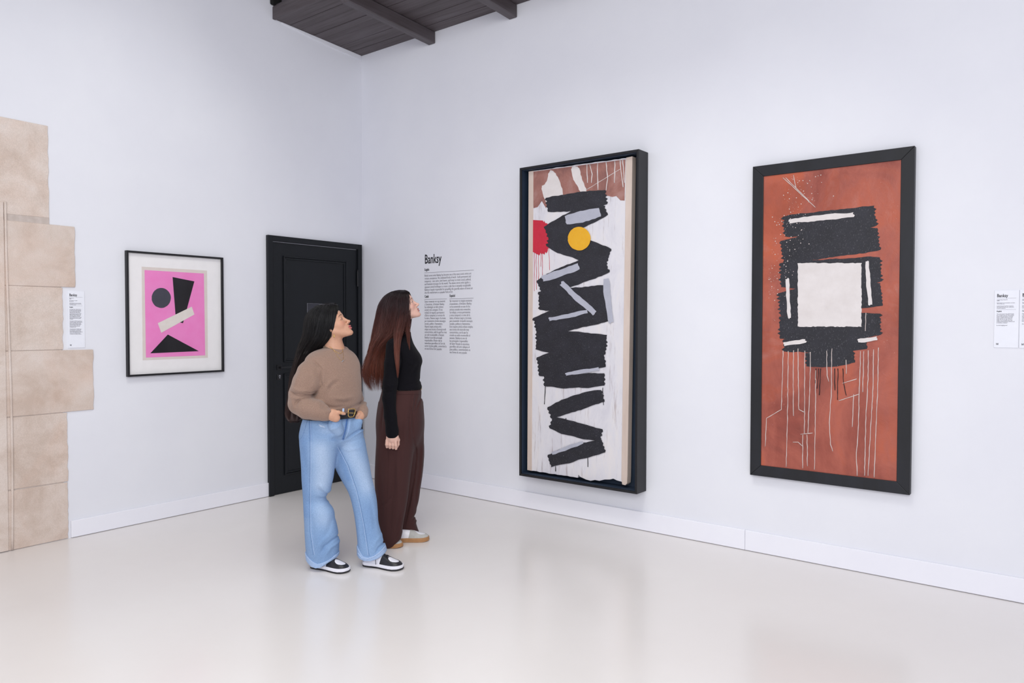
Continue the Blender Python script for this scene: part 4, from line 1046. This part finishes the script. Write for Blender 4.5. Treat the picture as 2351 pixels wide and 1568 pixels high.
for pts, w, a in (([(774, 1014), (790, 1011), (806, 1000), (822, 990)], .006, .009), ([(776, 1013), (768, 1008), (760, 1006)], .007, .009), ([(800, 1008), (815, 1000), (827, 993)], .008, -.006),
                  ([(752, 1008), (765, 1016), (772, 1030)], .010, -.005), ([(726, 992), (750, 996), (770, 995)], .006, .003), ([(735, 984), (756, 986), (775, 982)], .006, -.0035), ([(722, 1003), (745, 1006), (762, 1004)], .006, -.003),
                  ([(776, 1022), (800, 1020), (828, 1014)], .007, .0035), ([(778, 1034), (800, 1034), (830, 1028)], .008, -.0035),
                  ([(748, 1149), (738, 1138), (728, 1122)], .010, .009), ([(750, 1152), (738, 1150), (724, 1146)], .008, .007), ([(752, 1140), (742, 1128), (734, 1112)], .010, -.006), ([(760, 1165), (744, 1162), (730, 1166)], .010, -.006),
                  ([(734, 1274), (742, 1258), (758, 1246), (772, 1240)], .007, .009), ([(746, 1278), (756, 1262), (774, 1254)], .008, -.006), ([(728, 1262), (738, 1246), (752, 1232)], .010, -.006),
                  ([(712, 1180), (716, 1220), (718, 1262)], .012, .004), ([(757, 1190), (752, 1215), (744, 1240)], .012, .005),
                  ([(862, 1272), (868, 1260), (880, 1252)], .006, .009), ([(870, 1268), (878, 1258), (886, 1250)], .007, -.005), ([(854, 1262), (862, 1246), (872, 1234)], .010, -.005),
                  ([(848, 1150), (853, 1185), (858, 1225)], .010, .005), ([(826, 1180), (830, 1215), (832, 1250)], .012, .005), ([(838, 1100), (850, 1140), (856, 1170)], .014, -.004), ([(802, 1080), (815, 1110), (822, 1140)], .012, .004),
                  ([(694, 1030), (700, 1060), (704, 1100)], .014, .004), ([(718, 1050), (722, 1090), (724, 1130)], .018, -.004),
                  ([(735, 969), (750, 971), (764, 968), (774, 958)], .0035, .004)): SJ(pts, w, a)
def denim_col(V):
    C = base_col(V, S('86a2c6'))
    lt, dk = S('b3c5dd'), S('688ab8')
    for pts, w, c, a in (([(736, 1035), (742, 1075), (738, 1110)], .055, lt, .8), ([(800, 1030), (825, 1070), (842, 1115)], .05, lt, .6), ([(738, 1170), (742, 1190)], .05, lt, .5),
                         ([(697, 1010), (700, 1100), (703, 1180)], .03, dk, .5), ([(845, 1170), (850, 1230)], .04, dk, .3), ([(712, 965), (713, 1010)], .008, dk, .8), ([(738, 1240), (742, 1270)], .05, dk, .25),
                         ([(797, 962), (794, 985), (788, 1008)], .006, S('2c5aa0'), .9), ([(803, 965), (800, 990)], .007, S('9dbbe2'), .8), ([(745, 985), (775, 990)], .03, lt, .4), ([(778, 1030), (786, 1060), (800, 1100)], .02, dk, .5),
                         ([(757, 958), (792, 960)], .02, dk, .3)):
        C = dab(V, C, A, pts, w, c, a)
    for pts in ([(733.5, 976), (736, 978)], [(737, 978.5), (742, 979), (744.5, 981)]): C = dab(V, C, A, pts, .0022, S('dfe6f2'), .9)
    return C
jnA = grid_obj(g, 'jeans', M_denim, P1_, denim_col)
# turned-up hems
for lst, ht_, tp, x0, x1, nm in ((legsR, hR, hemfn(A, topR), 690, 790, 0), (legsL, hL, hemfn(A, topL), 806, 900, 1)):
    g = Grid(np.arange(A.L(x0, 1280, 0)[0], A.L(x1, 1280, 0)[0], .003), np.arange(-.2, .2, .0036), np.arange(.005, .20, .0028))
    g.loft([(z, cx, cy, a+.0045, b+.0045, w, n) for z, cx, cy, a, b, w, n in lst], 0)
    g.add(lambda X, Y, Z: Z-ht_(X)+.003+0*Y, (-.4, -.25, 0), (.4, .25, .2), .002, 'cut')
    g.add(lambda X, Y, Z: tp(X)-Z+0*Y, (-.4, -.25, 0), (.4, .25, .3), .003, 'cut')
    tag(grid_obj(g, 'cuff', M_denim, P1_, lambda V: base_col(V, S('a2b8d8'))), 'paler turned-up jeans hem')
prJ = Proj(A, jnA)
def seam(name, pts, mat, r, parent, fig=A, pr=None, off=.0003, wob=0):
    pr = pr or prJ
    q = pr.line(pts, 2.0, off)
    if len(q) > 2: return MB().tube(q, r, 5).build(name, mat, parent, smooth=True)
seam('seam', [(713, 962), (714, 1000), (714, 1081), (713, 1154), (714, 1220), (722, 1274)], M_denimlite, .0014, jnA)
seam('seam', [(711, 962), (711.6, 1000), (711.5, 1081), (710.5, 1154), (711.5, 1220), (719, 1274)], M_denimdark, .0011, jnA)
seam('seam', [(775, 1026), (797.5, 1069), (817, 1125), (826.6, 1166), (834, 1202), (840, 1240), (845, 1276)], M_denimlite, .0014, jnA)
seam('seam', [(777.6, 1026), (800, 1069), (819.6, 1125), (829, 1166), (836.4, 1202), (842.4, 1240), (847.4, 1276)], M_denimdark, .0012, jnA)
seam('pocket_edge', [(733, 966), (742, 969.5), (754, 970.5), (765, 968), (772, 962), (776, 953)], M_denimdark, .0018, jnA)
seam('fly_seam', [(799, 960), (797, 975), (794, 990), (789, 1008)], M_denimdark, .0022, jnA)
seam('fly_seam', [(803, 960), (802, 975), (799, 992), (792, 1008)], M_denimlite, .0016, jnA)
seam('back_pocket_seam', [(706, 963), (700, 985), (695, 1000), (689.5, 1008)], M_denimdark, .0014, jnA)
# frayed edge of the turned-up hems
for tp in (topR[1:-1], topL[1:-1]):
    pr_ = Proj(A, *[c for c in P1_.children if c.name.startswith('cuff')])
    q = pr_.line(tp, 1.5, .0005); q = [p+np.array([0, 0, random.uniform(-.0012, .0012)]) for p in q]
    if len(q) > 3: MB().tube(q, [random.choice((.0016, .003)) for _ in q], 5).build('frayed_edge', M_denimlite, jnA)
# ---- belt with square gold buckle
g = Grid(np.arange(-.24, .24, .0034), np.arange(-.2, .2, .0034), np.arange(zA(965), zA(930), .003))
tilt = .0
bs = stA([(938, 762, .170, .127), (952, 762, .176, .130), (960, 762, .182, .134)])
g.loft(bs, 0)
zb0, zb1 = zA(957.5), zA(941.5)
g.add(lambda X, Y, Z: -np.maximum(Z-zb1, zb0-Z)+0*Y+0*X, (-.3, -.3, 0), (.3, .3, 2), 0, 'cut')
beltA = grid_obj(g, 'belt', M_kleather, P1_, None)
prB = Proj(A, beltA, jnA, swA)
def pan(px, py, off): q = prB(px, py, off); return q
bk = []
for (px, py) in ((800.5, 939.5), (806, 938.5), (813, 938.2), (815.5, 941), (814.5, 949), (811.5, 956.0), (808, 957.2), (802, 957.4), (799.3, 954), (799.3, 947)):
    q = A.L(px, py, -.135+(px-800)*.0026); bk.append(q)
MB().tube(bk, .0026, 8, close=True).build('belt_buckle', M_gold, beltA, smooth=True)
MB().tube([A.L(801, 948, -.137), A.L(812, 948.5, -.112)], .0018, 6).build('buckle_prong', M_gold, beltA)
m = MB(); q0 = [A.L(px, py, yy) for px, py, yy in ((786, 938, -.150), (790, 938, -.148), (789, 953, -.158), (785, 953, -.160))]
m.prism([tuple(p) for p in q0], (0, .01, 0)); m.build('belt_loop', M_denimlite, jnA, bevel=.001)
tipb = MB(); q0 = [A.L(px, py, yy) for px, py, yy in ((800.5, 941, -.130), (813.5, 940, -.096), (812, 955, -.100), (800.5, 955.5, -.132))]
tipb.prism([tuple(p) for p in q0], (.004, .006, 0)); tipb.build('belt_end', M_kleather, beltA, bevel=.001)
# ---- rings, earring, necklace
def ring_on(a, b, r, t, parent, mat, name='ring'):
    a = np.array(a); b = np.array(b); d = b-a; d /= np.linalg.norm(d); u = np.cross(d, [0, 0, 1.]); u /= np.linalg.norm(u); w = np.cross(d, u)
    MB().tube([a+r*(u*math.cos(q)+w*math.sin(q)) for q in np.linspace(0, 2*math.pi, 17)[:-1]], t, 6, close=True).build(name, mat, parent, smooth=True)
ring_on(wq(782, 947.6, -.185), wq(786, 948.5, -.180), .0095, .0016, P1_, M_gold)
ring_on(wq(819.5, 955.5, -.0155), wq(818, 957, -.016), .0098, .0010, P1_, M_steel)
prS = Proj(A, swA, bodyA)
nk = P1_
q = prS.line([(757, 796), (762, 801), (768, 805), (774, 809), (780, 812.5), (785, 810), (787, 806), (785, 796)], 1.2, .0016)
nkl = MB().tube(q, .0009, 5).build('necklace', M_gold, P1_, smooth=True)
for p in q[::4]:
    MB().tube([p-np.array([0, 0, .0018]), p, p+np.array([0, 0, .0018])], [.0006, .0019, .0006], 6).build('bead', M_gold, nkl)
q = prS.line([(760, 797), (767, 806), (775, 818), (784, 829), (787, 828), (789, 820), (788, 806)], 1.2, .0016)
nk2 = MB().tube(q, .0006, 4).build('necklace', M_gold, P1_, smooth=True)
pd = prS(787, 828.5, .004); MB().tube([pd+np.array([-.007, 0, -.006]), pd+np.array([.006, 0, .005])], [.0045, .0016], 8).build('pendant', M_steel, nk2, bevel=.0004)
eo = hA.P((.004, -.078, -.052))
eo = A.L(767, 771, eo[1]-.012)
MB().tube([eo+np.array([0, 0, .009]), eo+np.array([0, 0, .0]), eo-np.array([0, 0, .006]), eo-np.array([0, 0, .010])], [.0018, .003, .0042, .001], 10).build('earring', M_gold, P1_, smooth=True)
# ---- long black hair
def hairst(fig, rows, n=3.2):
    out = []
    for py, l, r, y, b in rows:
        a_, b_ = fig.L(l, py, y), fig.L(r, py, y); out.append((a_[2], (a_[0]+b_[0])/2, y, (b_[0]-a_[0])/2, b, 0, n))
    return out
hy = hA.O[1]
HS = hairst(A, [(695.5, 752, 770, hy, .012), (698, 738, 774, hy, .036), (703, 727, 776, hy, .056), (710, 717, 777.5, hy, .070), (720, 708, 779, hy, .080), (732, 703.5, 779, hy, .087), (745, 701.5, 777, hy, .089), (758, 700, 774, hy, .088), (768, 698.5, 770, hy, .086), (780, 695, 764, hy+.005, .082),
                (792, 689, 752, hy+.015, .078), (806, 685, 737, hy+.03, .076), (822, 681, 722, hy+.06, .070), (840, 676, 712, hy+.065, .060), (862, 670, 704, hy+.075, .054), (890, 666, 700, hy+.075, .048), (930, 660, 697, hy+.07, .042), (952, 656, 695, hy+.065, .036), (963, 660, 691, hy+.06, .028), (971, 668, 683, hy+.06, .014)])
def hcolA(V, t):
    f = np.clip((zA(800)-V[:, 2])/.30, 0, 1)[:, None]; c = np.array(S('0b090c')[:3])*(1-f)+np.array(S('2e1815')[:3])*f; return c*np.asarray(t)[:, None]
keepA = lambda P_: ~((P_[:, :, 0] > A.L(779.5, 730, hy)[0]).any(1))
hm = loft_mesh('hair', HS, P1_, M_hair, hcolA, .955, zlo=.02)
strands('hair_strand', HS, 3400, hm, M_hair, hcolA, 3, .0007, (-.0, .07), .0035, keep=keepA, seg=18, rscale=(.86, 1.0))
strands('hair_strand', HS, 500, hm, M_hair, hcolA, 5, .00045, (-.0, .35), .009, keep=keepA, seg=18, rscale=(.95, 1.06))
for o in hm.children: tag(o, kind='stuff')
# ---- trainers
SCA = (M_wleather, M_kleather, M_krubber, M_wleather, M_kleather)
def floor_pt(fig, px, py): return fig.loc(hit(px, py, 2, 0.0))
for hp, tp_, Ls in (((718, 1301), (797, 1314), .245), ((837, 1296.5), (919, 1307.5), .245)):
    a_ = floor_pt(A, *hp); b_ = floor_pt(A, *tp_); shoe(P1_, a_, b_, Ls, SCA)

# ================================================================== person in brown trousers
B = Fig(915, 4.70)
P2_ = empty('person', tuple(B.o), B.ang, 'woman in black top and wide brown trousers with long auburn hair', 'person')
hB_tmp = Head((0, 0, 0), rad(0), rad(26), .90)
nose = B.L(962.6, 698, 0.0)
hB = Head(nose-hB_tmp.R@(np.array([.1175, 0, -.041])*.90), rad(0), rad(26), .90)
YB = rad(97)
def zB(py, px=915, y=0): return B.L(px, py, y)[2]
def stB(rows, n=2.2):
    out = []
    for py, l, r, a, y in rows:
        p, q = B.L(l, py, y), B.L(r, py, y); out.append((p[2], (p[0]+q[0])/2, y, a, (q[0]-p[0])/2, YB, n))
    return out
torsoB = stB([(762, 908, 943, .055, 0), (771, 904, 944, .070, 0), (779, 898, 946, .115, 0), (790, 892, 950, .150, 0), (802, 887, 957, .160, 0), (817, 884, 966.5, .158, 0), (829, 883, 969.5, .150, 0), (842, 883, 966.5, .142, 0), (860, 883, 964.5, .134, 0), (878, 880, 965, .136, 0), (888, 877, 968.3, .146, 0), (892, 877, 968, .146, 0)])
armBn = [((905, 795), -.135, .050), ((901, 835), -.165, .048), ((896, 880), -.185, .044), ((894, 915), -.19, .042), ((896.5, 955), -.19, .038), ((900, 988), -.185, .0375), ((900.6, 996), -.184, .037)]
armBf = [((905, 795), .135, .050), ((903, 835), .16, .046), ((905, 880), .175, .043), ((912, 920), .17, .040), ((918, 960), .15, .036), ((921, 985), .145, .034)]
zc0 = hB.O[2]
g = Grid(rngs((-.22, -.13, .006), (-.13, .19, .0028), (.19, .24, .006)), rngs((-.26, -.20, .005), (-.22, .12, .0032), (.12, .26, .006)), rngs((.02, zB(1042), .008), (zB(1042), zB(990), .0026), (zB(990), zc0-.19, .008), (zc0-.19, zc0+.14, .0022)))
build_head(g, hB, FB)
nb = B.L(921, 775, .0); g.cone(hB.P((-.015, 0, -.050)), nb, .047, .050, .02); g.cone(nb, nb-np.array([0, 0, .05]), .05, .07, .03)
g.loft([(z, x, y, a*.85, b*.85, w, n) for z, x, y, a, b, w, n in torsoB[3:]]+[(zB(960), 0.01, 0, .12, .09, YB, 2.2)], .03)
for arm in (armBn, armBf): g.path([B.L(*p, y) for p, y, r in arm], [r*.66 for _, _, r in arm], .012)
bq = lambda px, py, y: B.L(px, py, y)
# near hand: relaxed, back of the hand to the lens, fingers curled towards the thigh
g.path([bq(900.5, 990, -.185), bq(900.5, 1000, -.186), bq(900, 1009, -.190)], [.026, .026, .022], .008)
g.ell(bq(900.5, 1006, -.190), (.038, .016, .034), None, .010)
for i, (kx, mx_, tx_, ln) in enumerate(((888.6, 887.6, 888.6, .86), (894.8, 894.4, 895.2, .97), (901.2, 901.6, 902.4, 1.0), (907.6, 908.8, 909.2, 1.08))):
    g.path([bq(kx, 1011, -.194), bq(mx_, 1011+11*ln, -.198), bq(tx_, 1011+17.5*ln, -.187), bq(tx_+.6, 1011+15*ln, -.165)], [.0098, .0088, .0082, .0072], .0022)
g.path([bq(911, 1002, -.180), bq(914.5, 1010, -.172), bq(914, 1020, -.165), bq(912, 1026, -.160)], [.012, .0098, .0088, .0075], .005)
g.path([bq(921, 985, .145), bq(922, 1005, .145)], [.024, .028], .01)
for i in range(4): g.path([bq(914+5*i, 1008, .145), bq(914+5*i, 1022, .14), bq(915+5*i, 1030, .125)], [.0095, .0085, .0075], .003)
g.path([bq(928, 1000, .13), bq(932, 1014, .125)], [.011, .009], .005)
for lg in ([(980, 905, -.07), (1100, 900, -.08), (1245, 898, -.09)], [(980, 930, .07), (1100, 928, .08), (1232, 930, .085)]): g.path([B.L(px, py, y) for py, px, y in lg], [.085, .055, .035], .02)
g.cone(B.L(898, 1248, -.09), B.L(914, 1254, -.09), .03, .024, .01); g.cone(B.L(930, 1232, .085), B.L(968, 1240, .09), .03, .022, .01)
bodyB = grid_obj(g, 'body', M_skin, P2_, lambda V: head_colour(V, base_col(V, skinB), hB, skinB, S('b0696a'), S('2c1c1a'), S('d98a80'), FB))
eyes(hB, P2_, FB)
# ---- black top
g = Grid(np.arange(-.20, .22, .0038), np.arange(-.26, .26, .0042), np.arange(zB(1003), zB(752), .0038))
g.loft(torsoB, .02)
for arm in (armBn, armBf): g.path([B.L(*p, y) for p, y, r in arm], [r for _, _, r in arm], .012)
def SB(pts, w, amp, ylim=None): g.stroke([tuple(B.L(px, py, -.17 if px < 950 else -.06)[[0, 2]]) for px, py in pts], w, amp, ylim)
for pts, w, a in (([(918, 800), (921, 830), (915, 860)], .006, .006), ([(960, 835), (952, 850), (940, 868)], .010, .005), ([(966, 872), (950, 880), (930, 883)], .007, .004), ([(966, 880), (945, 886), (925, 888)], .007, -.004), ([(880, 893), (890, 899), (905, 897)], .006, .005), ([(886, 880), (898, 886), (908, 882)], .007, -.004),
                  ([(910, 890), (911, 930), (912, 960)], .005, .004), ([(958, 830), (948, 836), (936, 836)], .012, -.003)): SB(pts, w, a)
topB = grid_obj(g, 'black_top', M_cotton, P2_, lambda V: base_col(V, S('0d0c12')))
# ---- trousers
legN = legst(B, [(928, 874, 945, -.01), (965, 867.5, 955, -.04), (990, 865, 957, -.06), (1010, 864.5, 953, -.068), (1060, 862, 946, -.075), (1110, 861, 940, -.08), (1150, 864, 936, -.085), (1190, 867, 930, -.09), (1230, 874, 922, -.095), (1250, 878, 917, -.095), (1268, 880, 915, -.095)], 2.3, .80)
legF = legst(B, [(928, 886, 966, .01), (965, 880, 970.5, .04), (990, 880, 972.5, .06), (1010, 880, 973, .065), (1060, 885, 971, .07), (1110, 890, 966, .075), (1150, 895, 961, .08), (1175, 898, 955.5, .08), (1195, 900, 954, .082), (1215, 905, 959, .085), (1226, 909, 963, .085), (1248, 912, 964, .085)], 2.3, .85)
pelB = stB([(893, 878, 966.5, .150, 0), (905, 875, 968, .165, 0), (925, 870, 970.5, .180, 0), (950, 866.5, 972, .185, 0), (975, 866, 972.5, .18, 0), (1000, 872, 968, .15, 0), (1030, 890, 955, .09, 0), (1045, 905, 940, .05, 0)])
g = Grid(np.arange(-.19, .20, .004), np.arange(-.24, .24, .0046), np.arange(.0, zB(889), .0042))
g.loft(pelB, .01); g.loft(legN, .03); g.loft(legF, .03)
hN, hF = hemfn(B, [(870, 1262), (880, 1262), (889.5, 1262), (899, 1258), (908, 1250), (920, 1240)], -.15), hemfn(B, [(905, 1244), (915, 1243), (926, 1239), (948, 1234), (963, 1225), (970, 1220)], .05)
g.add(lambda X, Y, Z: Z-np.where(Y < 0.0, hN(X), hF(X)), (-.3, -.3, 0), (.3, .3, .2), 0, 'cut')
for pts, w, a in (([(952, 1000), (948, 1060), (941, 1117), (931, 1170), (919, 1226)], .006, .009), ([(958, 905), (955, 925), (951, 950), (951, 1000)], .005, .006), ([(944, 903), (945, 925), (940, 960), (936, 1020)], .0045, .005), ([(949, 905), (950, 930), (947, 950)], .006, -.004), ([(966, 905), (962, 925), (956, 945)], .006, .006),
                  ([(938, 915), (932, 960), (926, 1040), (918, 1130)], .010, -.004), ([(890, 1010), (890, 1060), (888, 1120), (884, 1190)], .0025, .0030), ([(905, 1040), (904, 1110), (896, 1180), (893, 1240)], .013, .006), ([(912, 1060), (914, 1130), (908, 1200)], .012, -.005), ([(875, 1060), (874, 1130), (878, 1210)], .010, .004),
                  ([(962, 1020), (958, 1080), (950, 1140), (942, 1190)], .009, .006), ([(968, 1030), (965, 1080), (958, 1130)], .008, -.004), ([(953, 1195), (945, 1205), (934, 1215)], .007, .007), ([(957, 1206), (948, 1218), (935, 1228)], .007, -.005), ([(915, 1180), (912, 1210), (905, 1240)], .008, .006),
                  ([(898, 1140), (886, 1158), (872, 1165)], .010, .004), ([(880, 930), (876, 960), (874, 990)], .008, .004)): SB(pts, w, a*1.35)
trB = grid_obj(g, 'trousers', M_twill, P2_, lambda V: base_col(V, S('412726')))
prT = Proj(B, trB)
seam('waistband_seam', [(912, 905), (930, 906), (950, 906), (967, 905)], M_twill, .0012, trB, B, prT)
bl = MB(); q0 = [B.L(px, py, yy) for px, py, yy in ((944, 893, -.12), (946.5, 893, -.118), (946.5, 905, -.118), (944, 905, -.12))]; bl.prism([tuple(p) for p in q0], (0, .012, 0)); bl.build('belt_loop', M_twill, trB, bevel=.001)
for c in trB.children:
    if c.data.materials[0] == M_twill: set_col(c.data, S('3b2222')[:3])
g = Grid(np.arange(-.12, .17, .0034), np.arange(-.18, .18, .0038), np.arange(zB(897), zB(886), .0026))
g.loft(stB([(885, 879.5, 966.5, .146, 0), (899, 878.5, 967, .148, 0)]), 0); z0_, z1_ = zB(895.5), zB(889)
g.add(lambda X, Y, Z: -np.maximum(Z-z1_, z0_-Z)+0*X+0*Y, (-.3, -.3, 0), (.3, .3, 2), 0, 'cut')
btB = trB
MB().tube([B.L(px, py, yy) for px, py, yy in ((960, 890, -.035), (967.6, 888.5, -.012), (968.2, 894, -.012), (961, 896.5, -.035))], .0018, 6, close=True).build('belt_buckle', M_gold, btB, smooth=True)
# ---- long hair fading from near black at the parting to auburn tips
hy = hB.O[1]
HB = hairst(B, [(665.8, 916, 930, hy, .010), (668, 905, 936, hy, .034), (672, 896, 938.5, hy, .052), (679, 886, 941, hy, .068), (688, 879, 943, hy, .078), (699, 873, 944.5, hy, .084), (712, 869.5, 944.5, hy, .086), (726, 867, 943, hy, .086), (740, 864.5, 940.5, hy, .086), (753, 862, 938, hy, .086), (765, 860, 932, hy, .088),
                (778, 858, 914, hy, .092), (793, 855, 894, hy, .094), (812, 850, 886.5, hy, .092), (832, 842, 885.5, hy-.01, .086), (852, 836, 885.5, hy-.02, .08), (872, 838, 884, hy-.02, .07), (886, 845, 881, hy-.02, .06), (898, 852, 877, hy-.02, .05)])
def hcolB(V, t):
    f = np.clip((zB(700)-V[:, 2])/.36, 0, 1)[:, None]; k_ = np.clip((zB(672)-V[:, 2])/.05, 0, 1)[:, None]
    c = np.array(S('1c1416')[:3])*(1-k_)+np.array(S('2e181b')[:3])*k_; c = c*(1-f)+np.array(S('6e3a2c')[:3])*f; return c*np.asarray(t)[:, None]
keepB = lambda P_: ~((P_[:, :, 0] > B.L(946, 700, hy)[0]).any(1))
hmB = loft_mesh('hair', HB, P2_, M_hair, hcolB, .93, zlo=.30)
strands('hair_strand', HB, 4200, hmB, M_hair, hcolB, 13, .0006, (0.0, .30), .006, keep=keepB, seg=20, rscale=(.80, 1.0))
strands('hair_strand', HB, 1300, hmB, M_hair, hcolB, 15, .0005, (0.0, .40), .016, keep=keepB, seg=20, rscale=(.95, 1.12))
T1 = hairst(B, [(705, 915, 935, -.045, .02), (735, 908, 934, -.080, .02), (757, 904, 928, -.106, .016), (782, 904.5, 921, -.165, .014), (800, 905, 918.5, -.195, .010), (825, 907, 917, -.212, .008), (848, 910, 916, -.218, .006), (868, 912, 914.5, -.222, .004)])
strands('hair_strand', T1, 420, hmB, M_hair, hcolB, 23, .0008, (0.0, .3), .002, seg=14, rscale=(.2, 1.0))
T2 = hairst(B, [(700, 930, 942, -.03, .02), (735, 930, 942, -.055, .02), (757, 931, 941.5, -.078, .014), (780, 935, 941, -.105, .008), (800, 936.5, 940.5, -.125, .005), (822, 937, 939.5, -.135, .004)])
strands('hair_strand', T2, 130, hmB, M_hair, hcolB, 27, .0007, (0.0, .4), .003, seg=14, rscale=(.2, 1.0))
for o in hmB.children: tag(o, kind='stuff')
SCB = (M_wleather, M_suede, M_gum, M_gum, None)
a_ = floor_pt(B, 866, 1248); b_ = floor_pt(B, 921, 1257); dv = (b_-a_)/np.linalg.norm(b_-a_); shoe(P2_, b_-dv*.245, b_, .245, SCB)
a_ = floor_pt(B, 915, 1243); b_ = floor_pt(B, 984, 1240); dv = (b_-a_)/np.linalg.norm(b_-a_); shoe(P2_, b_-dv*.245, b_, .245, SCB)
